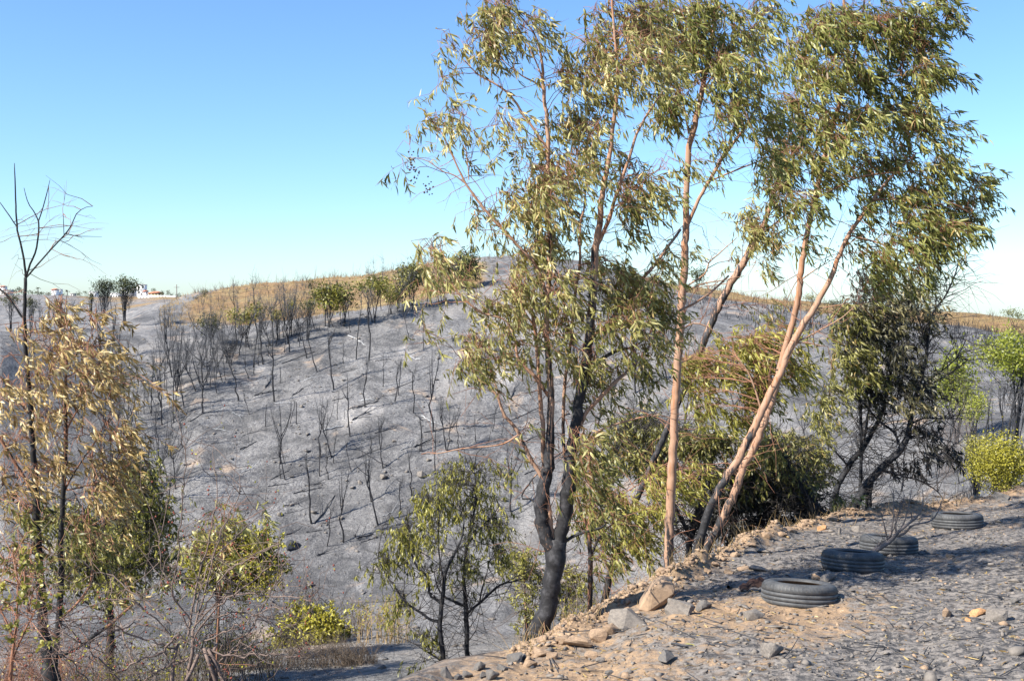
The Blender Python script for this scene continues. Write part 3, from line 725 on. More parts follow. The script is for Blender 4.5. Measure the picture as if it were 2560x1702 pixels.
# --- the two leaning trunks
make_tree('eucalyptus_tree', 'eucalyptus with two crossing pinkish trunks leaning right from one charred foot', 'tree', 13.6, [
 ('trunk', [(0, 1), (.2, .72), (.32, .4), (.45, .05), (1, -.2)], [(1722,1452,34),(1739,1396,30),(1754,1337,24),(1769,1283,23),(1793,1234,22),(1818,1189,22),(1842,1155,22),(1856,1125,22),(1878,1087,22),(1900,1037,21),(1927,979,20),(1954,925,19),(1976,871,18.5),(2003,817,18),(2035,772,17),(2057,731,15),(2075,700,14),(2088,665,13),(2098,638,12),(2121,588,11),(2154,541,10),(2183,498,9),(2230,440,7),(2290,385,4)]),
 ('trunk', [(0, .95), (.12, .62), (.24, .35), (.4, .0), (1, -.25)], [(1740,1440,32,.35),(1758,1395,27,.35),(1775,1355,24,.35),(1803,1302,23,.35),(1833,1238,22,.35),(1852,1189,21,.35),(1869,1150,20,.35),(1891,1104,20,.35),(1909,1060,19,.35),(1930,1000,18,.35),(1955,905,17.5,.3),(1985,793,17,.25),(1995,742,17,.2),(2000,699,17,.2),(2008,640,15.5,.2),(2018,584,15,.2),(2031,526,15,.2),(2035,502,15,.2),(2054,421,13.5,.2),(2073,344,12.5,.2),(2090,287,12,.2),(2107,230,11,.2),(2120,170,10,.2),(2118,96,9,.2),(2110,10,7,.2),(2105,-60,5,.2)]),
 ('branch', (.7, .5), [(2122,180,9,.2),(2135,140,8,.2),(2147,96,7,.2),(2158,30,6,.2),(2165,-40,4,.2)]),
 ('branch', (.2, .2), [(2060,400,6,.2),(2100,370,5.5),(2160,340,5),(2230,320,4),(2300,330,2.5)]),
 ('branch', (.2, .2), [(2035,500,5,.2),(2090,470,5),(2160,440,4.5),(2260,430,4),(2350,425,2.5)]),
 ('branch', (.2, .2), [(2183,498,6),(2240,500,5),(2310,510,4),(2390,520,2.5),(2430,530,1.5)]),
 ('branch', (.2, .2), [(2121,588,5),(2170,600,4.5),(2230,620,4),(2300,650,2.5)]),
 ('branch', (.4, .2), [(2108,230,6,.2),(2170,200,5),(2250,190,4),(2330,190,2.5)]),
 ('branch', (.4, .2), [(1905,1030,6),(1890,980,5),(1870,930,4),(1840,890,2.5)]),
 ('branch', (.2, .1), [(1980,862,5),(2010,855,4),(2040,862,3),(2070,866,1.5)]),
 ('branch', (.2, .1), [(1985,858,5),(2060,820,4),(2110,790,3),(2140,760,1.5)]),
 ('branch', (.2, .1), [(2040,772,4),(2090,764,3),(2135,756,1.5)]),
 ('branch', (.3, .1), [(2002,700,4,.2),(2030,680,3.5),(2070,655,2),(2090,645,1.2)]),
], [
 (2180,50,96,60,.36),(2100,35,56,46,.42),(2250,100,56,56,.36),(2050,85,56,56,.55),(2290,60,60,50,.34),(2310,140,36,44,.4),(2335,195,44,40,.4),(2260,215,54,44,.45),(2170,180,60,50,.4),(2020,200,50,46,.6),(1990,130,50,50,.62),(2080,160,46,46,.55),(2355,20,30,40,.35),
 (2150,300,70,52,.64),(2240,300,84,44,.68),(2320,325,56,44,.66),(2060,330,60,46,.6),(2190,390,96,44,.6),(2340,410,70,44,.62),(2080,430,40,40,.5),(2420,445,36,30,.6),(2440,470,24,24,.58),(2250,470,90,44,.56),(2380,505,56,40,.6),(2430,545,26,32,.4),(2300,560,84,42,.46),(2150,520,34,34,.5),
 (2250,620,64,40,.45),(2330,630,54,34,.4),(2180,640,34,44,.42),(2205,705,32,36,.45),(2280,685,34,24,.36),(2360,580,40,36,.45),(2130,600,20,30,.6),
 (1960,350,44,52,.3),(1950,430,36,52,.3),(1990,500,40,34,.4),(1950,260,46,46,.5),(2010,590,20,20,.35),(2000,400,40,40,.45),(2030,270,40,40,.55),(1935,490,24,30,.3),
 (1850,880,69,47,0.78,.8,'leaf_green'),(1930,850,60,42,0.80,.8,'leaf_green'),(1995,882,35,35,0.64,.8,'leaf_green'),(1790,930,60,47,0.74,.8,'leaf_green'),(1870,960,71,47,0.70,.8,'leaf_green'),(1760,1000,40,38,0.64,.8,'leaf_green'),(1840,1035,51,24,0.49,.8,'leaf_green'),(1735,880,38,44,0.66,.8,'leaf_green'),(1985,930,33,33,0.49,.8,'leaf_green'),(1930,910,51,40,0.66,.8,'leaf_green'),(1700,930,26,44,0.54,.8,'leaf_green'),(1900,1000,56,33,0.54,.8,'leaf_green'),  # leaf tint raised so sprays under the canopy look sunlit
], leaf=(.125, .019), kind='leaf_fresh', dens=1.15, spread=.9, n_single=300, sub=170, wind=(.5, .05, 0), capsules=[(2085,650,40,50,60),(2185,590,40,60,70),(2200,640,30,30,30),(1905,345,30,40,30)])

# --- thin trees behind them
make_tree('eucalyptus_tree', 'thin charred eucalyptus leaning right behind the straight pale trunk, low bright sprays on it', 'tree', 15.0, [
 ('trunk', (.95, .3), [(1500,1560,24),(1508,1520,20),(1523,1445,18),(1533,1405,16),(1560,1320,16),(1600,1230,16),(1660,1090,17),(1720,950,18),(1770,830,19),(1809,742,20),(1842,684,20),(1870,638,18),(1896,594,15),(1914,551,13),(1926,513,12),(1945,450,10),(1960,390,7),(1975,330,4)]),
 ('branch', (.2, .1), [(1845,680,7),(1862,640,7),(1880,600,6),(1905,560,5),(1940,520,3)]),
 ('branch', (.6, .3), [(1870,640,5),(1920,600,4),(1970,570,3),(2020,560,1.5)]),
 ('branch', (.6, .3), [(1545,1370,6),(1590,1310,5),(1620,1280,4),(1650,1250,2)]),
 ('branch', (.5, .2), [(1525,1440,6),(1500,1340,5),(1520,1270,4),(1580,1220,3),(1640,1190,2)]),
 ('branch', (.6, .3), [(1900,590,5),(1960,540,4),(2010,500,2)]),
], [
 (1882,540,38,34,.66),(1900,600,30,40,.6),(1870,575,26,26,.62),(1905,655,18,24,.6),(1830,660,14,14,.4),(1935,450,30,36,.35),(1960,500,28,22,.4),(1950,560,22,16,.35),
 (1640,1185,54,28,.7,-.6,'leaf_green'),(1600,1265,54,44,.7,-.6,'leaf_green'),(1555,1330,44,36,.66,-.6,'leaf_green'),(1555,1250,40,26,.66,-.6,'leaf_green'),(1735,1180,40,34,.62,-.6,'leaf_green'),(1620,1370,32,20,.6,-.6,'leaf_green'),(1500,1225,46,36,.45,-.6,'leaf_green'),(1520,1370,40,30,.5,-.6,'leaf_green'),(1570,1370,40,24,.6,-.6,'leaf_green'),(1660,1230,40,30,.62,-.6,'leaf_green'),(1480,1330,30,30,.5,-.6,'leaf_green'),(1850,755,14,10,.4),(1900,760,24,18,.45),
], leaf=(.118, .018), dens=.9, n_single=60, sub=120, bark='bark')

make_tree('eucalyptus_tree', 'thin reddish trunk with blackened foot standing between the forked trunk and the boulders', 'tree', 12.0, [
 ('trunk', (.75, .3), [(1474,1568,15),(1475,1500,14),(1476,1400,13),(1472,1330,12),(1480,1260,10),(1476,1180,8),(1470,1110,5)]),
 ('branch', (.6, .3), [(1476,1390,7),(1500,1340,6),(1530,1310,4),(1560,1290,2)]),
 ('branch', (.6, .3), [(1474,1330,6),(1450,1270,5),(1440,1220,3)]),
], [(1470,1180,40,36,.35),(1500,1290,36,30,.5),(1450,1260,30,34,.35),(1540,1280,40,26,.62),(1490,1400,20,24,.4),(1465,1110,34,30,.4)],
 leaf=(.11, .018), dens=.8, sub=60, bark='bark_brown')

# --- dense olive tree with blackened under-storey
stG = [('trunk', (1, 1), [(1715,1450,20),(1720,1400,18),(1724,1356,17),(1740,1290,15),(1752,1230,13),(1770,1180,9),(1790,1120,5)]),
 ('trunk', (1, 1), [(1810,1400,16,.5),(1823,1356,15,.5),(1838,1297,15,.5),(1862,1238,13,.5),(1900,1190,9,.5),(1930,1130,5,.5)]),
 ('trunk', (1, .9), [(2048,1320,36,-.5),(2046,1290,34,-.5),(2030,1250,26,-.5),(2000,1210,18,-.5),(1970,1160,10,-.5),(1950,1120,5,-.5)]),
 ('branch', (1, 1), [(1724,1340,11),(1700,1290,9),(1670,1240,8),(1640,1180,6),(1610,1130,4),(1590,1080,2)]),
 ('branch', (1, 1), [(1752,1240,8),(1730,1180,7),(1700,1120,5),(1680,1070,3)]),
 ('branch', (1, 1), [(1838,1300,8),(1800,1260,7),(1760,1250,6),(1700,1220,4),(1660,1200,2)]),
 ('branch', (1, 1), [(1862,1240,7),(1880,1200,6),(1890,1150,5),(1880,1100,3)]),
 ('branch', (1, 1), [(2030,1250,8,-.5),(1990,1260,7,-.4),(1940,1270,6,-.2),(1890,1300,5),(1850,1330,3)]),
 ('branch', (1, 1), [(1790,1410,9),(1830,1390,8),(1880,1395,7),(1930,1400,5)]),
 ('branch', (1, 1), [(1730,1330,8),(1690,1330,7),(1650,1300,6),(1620,1260,4)])]
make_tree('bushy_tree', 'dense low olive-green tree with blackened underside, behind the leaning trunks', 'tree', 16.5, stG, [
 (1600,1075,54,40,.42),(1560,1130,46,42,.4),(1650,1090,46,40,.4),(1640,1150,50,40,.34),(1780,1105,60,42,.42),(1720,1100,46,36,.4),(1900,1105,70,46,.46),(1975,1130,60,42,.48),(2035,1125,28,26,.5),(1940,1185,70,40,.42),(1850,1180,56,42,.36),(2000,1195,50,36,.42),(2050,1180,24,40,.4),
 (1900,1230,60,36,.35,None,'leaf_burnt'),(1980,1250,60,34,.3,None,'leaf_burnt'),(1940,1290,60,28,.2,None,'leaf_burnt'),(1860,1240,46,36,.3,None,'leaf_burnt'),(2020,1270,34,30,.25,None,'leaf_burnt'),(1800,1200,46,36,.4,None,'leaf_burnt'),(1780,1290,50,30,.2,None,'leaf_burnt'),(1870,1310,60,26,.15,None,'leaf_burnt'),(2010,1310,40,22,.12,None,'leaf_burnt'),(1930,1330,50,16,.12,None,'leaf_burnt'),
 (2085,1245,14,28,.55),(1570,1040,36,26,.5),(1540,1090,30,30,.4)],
 leaf=(.10, .020), kind='leaf_olive', dens=1.35, bark='bark_char', twig='twig_dark', sub=1400, wind=(.15, 0, 0), tall=.5)

# --- dark burnt tree on the right
make_tree('scorched_tree', 'scorched dark tree with several curving charred stems right of the leaning trunks', 'tree', 18.0, [
 ('trunk', (1, .8), [(2130,1285,28),(2149,1239,22),(2177,1198,21),(2215,1160,20),(2246,1130,18),(2266,1099,16),(2276,1053,13),(2284,1002,11),(2299,964,9),(2312,905,8),(2317,876,7),(2325,804,6),(2338,773,5),(2366,735,4.5),(2394,666,3.5),(2400,610,1.5)]),
 ('trunk', (1, .9), [(2077,1310,18,.4),(2082,1260,17,.4),(2098,1206,16,.4),(2128,1155,16,.4),(2159,1117,15,.4),(2184,1073,12,.4),(2205,1033,10,.4),(2218,977,9,.4),(2230,920,8,.4),(2245,860,6,.4),(2255,790,4,.4),(2262,730,2,.4)]),
 ('trunk', (1, .9), [(2146,1270,10,.2),(2150,1226,9,.2),(2153,1117,9,.2),(2149,1002,8,.2),(2141,951,7,.2),(2137,880,6,.2),(2142,800,4,.2),(2150,730,2,.2)]),
 ('trunk', (1, 1), [(2168,1295,18,.3),(2171,1260,18,.3),(2174,1228,16,.3),(2180,1205,10,.3)]),
 ('branch', (1, .6), [(2246,1110,8),(2235,1080,7),(2195,1050,6),(2170,1020,5),(2150,1000,3)]),
 ('branch', (.0, .2), [(2160,1100,7,.3),(2172,1030,7,.3),(2180,980,6,.3),(2190,930,5,.3),(2215,890,3,.3)]),
 ('branch', (.9, .6), [(2285,1000,6),(2330,960,5),(2380,930,4),(2420,900,2.5)]),
 ('branch', (.9, .6), [(2300,965,5),(2350,930,4),(2390,895,3),(2415,850,2)]),
 ('branch', (.6, .4), [(2320,870,4),(2310,840,4),(2300,810,3),(2290,770,2)]),
 ('branch', (.9, .6), [(2340,770,3.5),(2340,702,3),(2348,660,2)]),
 ('branch', (1, 1), [(2200,1175,7),(2260,1190,5),(2310,1205,4),(2350,1235,3),(2365,1270,2)]),
 ('branch', (1, 1), [(2276,1060,6),(2310,1045,5),(2350,1046,4),(2410,1046,2)]),
 ('branch', (1, 1), [(2266,1099,6),(2300,1085,5),(2340,1090,4),(2370,1120,2)]),
 ('branch', (1, 1), [(2100,1200,7,.4),(2120,1170,6,.4),(2090,1130,5,.4),(2060,1100,3,.4)]),
], [
 (2150,800,54,60,.55,None,'leaf_burnt'),(2180,720,50,50,.45,None,'leaf_burnt'),(2240,760,62,52,.62,None,'leaf_burnt'),(2120,880,54,50,.55),(2220,860,62,56,.6,None,'leaf_burnt'),(2270,720,40,40,.75,None,'leaf_burnt'),
 (2300,800,34,46,.8,None,'leaf_burnt'),(2110,960,44,44,.42),(2200,950,60,56,.6,None,'leaf_burnt'),(2130,790,46,40,.36),(2280,930,44,46,.55,None,'leaf_burnt'),(2270,1010,50,26,.65,None,'leaf_burnt'),(2150,860,40,36,.5),(2180,1000,40,30,.4,None,'leaf_burnt'),
 (2330,985,36,26,.2,None,'leaf_burnt'),(2330,1130,62,26,.08,None,'leaf_burnt'),(2285,1165,56,22,.08,None,'leaf_burnt'),(2350,1150,40,20,.05,None,'leaf_burnt'),(2330,1060,40,20,.12,None,'leaf_burnt'),(2310,1258,34,14,.05,None,'leaf_burnt'),(2340,1268,26,12,.05,None,'leaf_burnt'),(2250,900,40,40,.5,None,'leaf_burnt'),
 (2210,810,50,40,.3,None,'leaf_burnt'),(2100,830,36,50,.4),(2150,920,46,40,.45),(2060,1020,40,40,.5),(2040,1080,34,30,.55)],
 leaf=(.12, .022), dens=.75, bark='bark_char', twig='twig_dark', sub=900, tall=.4)

# --- two small drooping trees in front of the ash slope
make_tree('small_tree', 'small drooping green tree with curved charred trunk and low branches on its left', 'tree', 11.0, [
 ('trunk', (.9, .8), [(1110,1669,15),(1105,1620,14),(1102,1590,13),(1100,1553,13),(1105,1507,12),(1109,1466,10),(1116,1424,8),(1137,1383,7),(1155,1340,5),(1161,1290,3)]),
 ('branch', (.9, .9), [(1100,1553,9),(1080,1550,8),(1053,1532,7),(1012,1503,6),(987,1466,5),(958,1424,3),(945,1390,2)]),
 ('branch', (.9, .9), [(1104,1510,8),(1088,1495,8),(1074,1487,7),(1070,1445,6.5),(1045,1420,6),(1028,1383,5),(1020,1330,3)]),
 ('branch', (.9, .9), [(1108,1655,6),(1090,1642,5),(1066,1628,4.5),(1033,1607,3)]),
 ('branch', (.9, .9), [(1110,1460,5),(1100,1400,4),(1095,1340,3),(1100,1280,2)])],
 [(962,1395,34,42,.48),(945,1440,22,22,.45),(1010,1365,36,38,.5),(1058,1415,20,26,.45),(1032,1300,44,28,.6),(1110,1290,50,36,.62),(1080,1262,46,30,.62),(1005,1470,16,30,.45),(1000,1530,14,44,.42),(1070,1590,26,36,.45),(1052,1650,18,20,.45),(1070,1350,50,32,.55),(1030,1340,40,30,.5),(1050,1255,30,24,.6)],
 leaf=(.062, .0125), kind='leaf_green', dens=.55, spread=.8, bark='bark_char', twig='twig_dark', sub=160, wind=(.1, 0, 0), nleaf=10, tall=.15, droop=1.5)
make_tree('small_tree', 'small drooping green tree with straight charred trunk just left of the forked trunk', 'tree', 11.4, [
 ('trunk', (.9, .8), [(1168,1668,14),(1167,1600,13),(1166,1541,13),(1164,1499,12),(1160,1440,9),(1165,1380,8),(1180,1310,6),(1190,1230,4),(1185,1170,2)]),
 ('branch', (.9, .9), [(1164,1515,8),(1137,1503,7),(1110,1490,6),(1095,1470,4),(1085,1430,2)]),
 ('branch', (.9, .9), [(1166,1535,8),(1180,1522,7),(1199,1507,7),(1216,1491,6.5),(1249,1462,6),(1285,1452,4),(1311,1445,2)]),
 ('branch', (.9, .9), [(1199,1507,5),(1205,1470,4),(1215,1440,3),(1225,1400,2)]),
 ('branch', (.9, .9), [(1170,1360,5),(1200,1320,4),(1230,1290,3),(1250,1260,2)])],
 [(1130,1168,54,26,.62),(1205,1180,46,24,.6),(1140,1222,52,36,.66),(1220,1245,46,36,.6),(1180,1282,54,36,.62),(1235,1325,44,44,.5),(1243,1412,18,34,.48),(1165,1395,34,34,.45),(1160,1462,14,26,.48),(1258,1370,18,36,.5),(1240,1190,30,20,.6),(1110,1200,30,24,.62)],
 leaf=(.062, .0125), kind='leaf_green', dens=.55, spread=.8, bark='bark_char', twig='twig_dark', sub=160, wind=(.1, 0, 0), nleaf=10, tall=.15, droop=1.5)

# --- left foreground
make_tree('eucalyptus_tree', 'scorched tan-leaved eucalyptus with a bare leading twig, at the left edge of the photo', 'tree', 7.0, [
 ('trunk', (.95, .7), [(130,1730,46),(122,1660,42),(115,1610,30),(108,1573,27),(101,1478,25),(94,1334,21),(89,1238,18),(84,1142,15.5),(79,1046,13.5),(68,930,12),(62,827,10),(62,760,9),(64,694,8.5)]),
 ('branch', (.8, .8), [(64,694,7),(63,675,6.5),(54,619,5.5),(43,574,5),(39,495,4),(37,433,3),(36,408,1.5)]),
 ('branch', (.8, .8), [(65,690,6),(75,660,5.5),(90,625,5),(97,570,4.5),(96,553,4),(84,528,3),(70,507,2.5),(60,470,1.5)]),
 ('branch', (.8, .8), [(96,553,3.5),(108,516,3),(118,480,2.5),(125,450,1.2)]),
 ('branch', (.8, .8), [(66,694,5),(80,678,5),(116,636,4.5),(145,605,4),(166,582,4),(180,560,3),(191,535,2.5),(210,520,2),(232,516,1)]),
 ('branch', (.8, .8), [(166,585,2.5),(190,590,2),(215,591,1.6),(255,592,.8)]),
 ('branch', (.8, .8), [(44,570,3.5),(20,535,3),(-5,500,2)]),
 ('branch', (.8, .8), [(160,590,2),(159,560,2),(158,535,1.2)]),
 ('branch', (.9, .9), [(63,800,7),(50,785,6.5),(25,748,6),(0,723,5.5),(-20,708,5)]),
 ('limb', (.95, .5), [(122,1680,30),(132,1645,24),(139,1612,20),(149,1525,18),(153,1430,16),(151,1358,15),(158,1238,14),(163,1142,12.5),(165,1070,11.5),(163,998,10),(165,930,8),(170,860,6),(180,800,4)]),
 ('branch', (.6, .4), [(86,1245,9),(70,1210,9),(48,1175,9),(20,1130,8),(-10,1080,7)]),
 ('branch', (.6, .4), [(158,1232,6),(180,1190,5.5),(205,1150,5),(240,1100,4),(262,1060,2.5)]),
 ('branch', (.6, .4), [(163,1080,5),(190,1030,4.5),(220,990,4),(250,950,2.5)]),
 ('branch', (.6, .4), [(165,930,5),(195,880,4),(225,850,2.5)]),
 ('branch', (.6, .4), [(78,1040,5),(50,1010,4),(20,985,3)]),
 ('branch', (.4, .2), [(152,1545,8),(190,1510,7.5),(218,1475,7),(229,1440,6.5),(228,1390,6),(224,1330,4.5),(220,1270,3)]),
 ('branch', (.9, .3), [(125,1650,12),(180,1625,11),(225,1595,10),(275,1560,9),(315,1525,7),(340,1505,5)]),
 ('branch', (.6, .4), [(160,1225,6),(210,1215,5),(260,1200,4),(300,1190,2)]),
], [
 (180,776,54,24,.72,0),(232,812,34,32,.52,0),(150,806,36,26,.7),(110,850,44,28,.72),(36,862,20,26,.78),(120,888,32,28,.66),(14,888,24,12,.7),(222,878,52,28,.72),(245,905,42,40,.66),(170,850,30,26,.6),
 (76,950,56,28,.74),(12,970,30,28,.74),(230,942,46,28,.72),(312,961,20,18,.5),(42,994,40,20,.72),(143,985,36,36,.62),(212,987,24,28,.66),(275,997,20,16,.5),(260,960,40,30,.62),(48,1020,24,24,.7),(200,930,30,30,.7),
 (240,1075,46,26,.66),(305,1118,28,28,.55),(182,1108,24,28,.62),(321,1156,22,24,.45),(14,1103,14,18,.6),(259,1219,30,34,.62),(285,1290,28,42,.6),(230,1247,30,26,.62),(163,1286,20,20,.6),(14,1262,18,50,.55),(280,1100,30,24,.6),(220,1160,30,24,.62),
 (60,1300,36,44,.45,None,'leaf_olive'),(100,1370,30,34,.5,None,'leaf_olive'),(40,1380,36,44,.5,None,'leaf_olive'),(110,1300,34,40,.5,None,'leaf_olive'),(30,1210,34,44,.5),(190,1340,40,34,.5,None,'leaf_olive'),(240,1380,34,34,.45,None,'leaf_olive'),(120,1180,40,34,.6),(60,1120,40,34,.6),(120,1060,36,34,.66),(315,1450,18,22,.8),(270,1180,40,30,.58),(200,1200,30,30,.55),(330,1090,20,16,.45)],
 leaf=(.066, .0112), kind='leaf_dry', dens=.72, spread=.72, n_single=300, sub=110, bark='bark_brown', twig='twig_red', wind=(.55, .05, .05))

make_tree('small_tree', 'green small-leaved tree standing behind the tan-leaved eucalyptus', 'tree', 10.5, [
 ('trunk', (.9, .7), [(276,1640,24),(277,1600,22),(276,1540,20),(270,1480,17),(262,1420,14),(255,1350,11),(270,1280,8),(290,1210,5),(300,1150,2.5)]),
 ('branch', (.9, .7), [(268,1470,10),(230,1440,8),(190,1420,6),(160,1380,4),(150,1330,2)]),
 ('branch', (.9, .7), [(262,1420,9),(300,1370,8),(340,1310,6),(360,1250,4),(365,1200,2)]),
 ('branch', (.9, .7), [(275,1530,8),(240,1520,7),(210,1500,5),(180,1470,3)]),
 ('branch', (.9, .7), [(255,1350,7),(230,1300,6),(200,1260,4),(180,1220,2)])],
 [(340,1190,44,40,.5),(370,1180,20,30,.55),(300,1250,50,40,.5),(350,1270,44,36,.48),(390,1290,26,34,.4),(250,1330,56,40,.52),(320,1340,54,40,.5),(200,1370,50,36,.52),(280,1400,50,30,.52),(170,1300,40,36,.5),(370,1340,40,36,.35),(390,1400,34,30,.3),(230,1440,46,26,.5),(320,1430,40,28,.5),(270,1470,28,34,.55),(160,1430,36,24,.5),(400,1250,20,16,.55),(415,1440,30,24,.3)],
 leaf=(.05, .013), kind='leaf_green', dens=1.4, bark='bark_brown', twig='twig_dark', sub=120, wind=(.15, 0, 0), nleaf=10, tall=.3)

make_tree('shrub', 'rounded yellow-green shrub in front of the ash slope, right of the berry twigs', 'shrub', 13.0, [
 ('trunk', (.8, .6), [(545,1690,14),(544,1600,12),(545,1520,10),(540,1460,8),(555,1410,6),(590,1370,3)]),
 ('branch', (.8, .6), [(545,1500,6),(580,1450,5),(620,1410,4),(650,1370,2)]),
 ('branch', (.8, .6), [(542,1470,6),(510,1430,5),(490,1390,3)]),
 ('branch', (.8, .6), [(555,1410,4),(560,1370,3),(570,1330,2)])],
 [(630,1370,44,36,.5),(660,1400,34,36,.45),(600,1400,44,34,.5),(560,1370,40,34,.52),(610,1440,44,30,.55),(650,1450,30,30,.5),(520,1400,36,34,.45),(490,1410,30,30,.45),(580,1470,36,24,.55),(530,1440,36,26,.5),(640,1340,24,16,.52),(575,1340,26,18,.55)],
 leaf=(.055, .018), kind='leaf_yellow', dens=1.7, bark='bark_char', twig='twig_dark', sub=60, wind=(.05, 0, 0), nleaf=10, tall=.3, droop=.3)
make_tree('eucalyptus_sapling', 'thin sapling with three tan leaf tufts above the yellow-green shrub', 'tree', 9.5, [
 ('trunk', (.5, .3), [(540,1700,6),(545,1560,5.5),(552,1440,5),(556,1380,4),(560,1310,3),(562,1260,2)])],
 [(575,1270,30,16,.6),(560,1285,26,14,.62),(520,1340,22,24,.5),(525,1320,16,12,.6),(500,1400,20,16,.6),(480,1370,20,18,.5),(590,1295,14,10,.5),(575,1400,20,18,.55)],
 leaf=(.10, .018), kind='leaf_olive', dens=.9, bark='bark_brown', sub=30, wind=(.4, 0, 0))
make_tree('shrub', 'bright yellow-green bush beside the dark hollow at the foot of the ash slope', 'shrub', 15.5, [
 ('trunk', (.8, .6), [(795,1660,9),(798,1630,8),(800,1590,6),(805,1550,3)]),
 ('branch', (.8, .6), [(797,1630,5),(760,1600,4),(735,1570,2)]),
 ('branch', (.8, .6), [(798,1620,5),(830,1590,4),(845,1560,2)])],
 [(775,1540,36,26,.62),(760,1570,40,28,.6),(810,1560,40,30,.6),(800,1600,46,28,.6),(840,1600,30,24,.5),(750,1600,36,24,.55),(720,1590,30,26,.55),(745,1530,14,16,.6),(830,1570,24,22,.55),(700,1620,24,18,.6),(780,1625,40,16,.6)],
 leaf=(.06, .022), kind='leaf_yellow', dens=1.6, bark='bark_char', twig='twig_dark', sub=50, wind=(0, 0, 0), nleaf=9, droop=.2)
make_tree('shrub', 'pale yellow-green slender shrub right behind the forked trunk, in its lower part', 'shrub', 15.0, [
 ('trunk', (.7, .5), [(1318,1640,9),(1316,1560,8),(1312,1480,6),(1310,1410,4),(1308,1370,2)]),
 ('trunk', (.7, .5), [(1440,1610,7,.3),(1436,1540,6,.3),(1428,1480,4,.3),(1432,1420,2,.3)])],
 [(1310,1390,34,28,.62),(1300,1430,34,30,.55),(1330,1450,30,36,.55),(1310,1500,34,40,.5),(1320,1560,26,26,.45),(1425,1440,34,26,.55),(1440,1480,36,30,.5),(1405,1500,24,34,.5),(1290,1400,18,24,.55),(1450,1530,24,24,.45)],
 leaf=(.06, .016), kind='leaf_green', dens=.7, bark='bark_brown', twig='twig_grey', sub=160, wind=(0, 0, 0), nleaf=9, droop=.4)
make_tree('shrub', 'leafy bright green shrub in the lower left corner among berry twigs', 'shrub', 5.6, [
 ('trunk', (.5, .3), [(20,1760,12),(30,1650,10),(40,1560,7),(45,1470,4),(40,1400,2)]),
 ('branch', (.4, .3), [(30,1650,6),(60,1580,5),(90,1520,3)]),
 ('branch', (.4, .3), [(36,1600,5),(10,1540,4),(-20,1480,2)])],
 [(30,1430,36,30,.55),(20,1480,36,30,.6),(60,1520,30,30,.55),(20,1380,26,30,.5),(70,1450,26,26,.5),(15,1540,26,30,.5),(60,1570,22,20,.5)],
 leaf=(.028, .018), kind='leaf_green', dens=.6, bark='bark_brown', twig='twig_red', sub=120, wind=(0, 0, 0), nleaf=9, droop=0)

# burnt shrub and pale dry shrubs on the terrace: many fine stems, hardly any leaf
def wiry(name, label, cat, u, v, y, hpx, wpx, n, matn, leafkind=None, group=None, spread=1.0, r=.004, tint=.5, lean=0.0, nl=0, lsz=(.03, .012)):
    c = P(u, v, y); c[2] = H(c[0], c[1])
    px = y / F; hm, wm = hpx * px, wpx * px / 2
    root = thing(name, label, cat, tuple(c), group)
    mb = MB()
    a = RNG.uniform(0, 2 * math.pi, n)
    b0 = np.column_stack([np.cos(a), np.sin(a), np.zeros(n)]) * wm * .85 * np.sqrt(RNG.uniform(0, 1, (n, 1)))
    tp = b0 * .7 + RNG.normal(0, .38, (n, 3)) * np.array((wm, wm, 0)) * spread + np.column_stack([np.zeros(n), np.zeros(n), hm * RNG.uniform(.35, 1.05, n)]) + np.array((lean * hm, 0, 0))
    t = np.array((0, .25, .5, .75, 1.))
    pts = np.stack([b0 + (tp - b0) * np.array((k ** 1.25, k ** 1.25, k ** .85)) + RNG.normal(0, .035, (n, 3)) * hm * k for k in t], 1)
    pts[:, 0, 2] = -.05
    tubes(mb, pts, np.array((1, .85, .65, .45, .2))[None] * r * RNG.uniform(.6, 1.5, (n, 1)), 4, cap=False)
    m = n * 4
    i = RNG.integers(0, n, m); s = RNG.uniform(.3, .95, (m, 1)); k = np.minimum((s[:, 0] * 4).astype(int), 3)
    q = pts[i, k] * (1 - (s * 4 - k[:, None])) + pts[i, k + 1] * (s * 4 - k[:, None])
    d = RNG.normal(0, 1, (m, 3)) + np.array((0, 0, .5)); d /= np.linalg.norm(d, axis=1, keepdims=True)
    ln = hm * RNG.uniform(.08, .28, (m, 1))
    tubes(mb, np.stack([q, q + d * ln * .5, q + d * ln + RNG.normal(0, .1, (m, 3)) * ln], 1), np.tile((.45, .3, .15), (m, 1)) * r, 3, cap=False)
    link('stems', mb.mesh('stems'), M[matn], root)
    if nl:
        lb = MB(); j = RNG.integers(0, m, nl)
        blades(lb, q[j] + d[j] * ln[j] * RNG.uniform(.4, 1, (nl, 1)), RNG.normal(0, 1, (nl, 3)), RNG.normal(0, 1, (nl, 3)), RNG.uniform(.6, 1.3, nl) * lsz[0], np.full(nl, lsz[1]), RNG.normal(0, .3, nl), np.clip(RNG.normal(tint, .15, nl), 0, 1), simple=True)
        link('foliage', lb.mesh('foliage'), M[leafkind], root, kind='stuff')
    return root
wiry('burnt_shrub', 'burnt leafless dark shrub with brown haze of twigs at the foot of the ash slope', 'shrub', 758, 1545, 19, 160, 150, 60, 'twig_dark', r=.008, nl=260, leafkind='leaf_burnt', tint=.8, lsz=(.06, .03))
wiry('dry_shrub', 'pale straw-coloured dry shrub standing behind the left drooping tree', 'shrub', 955, 1640, 14.5, 130, 170, 60, 'stalk', r=.004, nl=700, leafkind='leaf_yellow', tint=.55, lsz=(.04, .015))
wiry('dry_shrub', 'thin bare pale shrub just right of the bright yellow-green bush', 'shrub', 890, 1635, 16, 110, 100, 40, 'twig_grey', r=.005, nl=220, leafkind='leaf_yellow', tint=.5, lsz=(.04, .015))
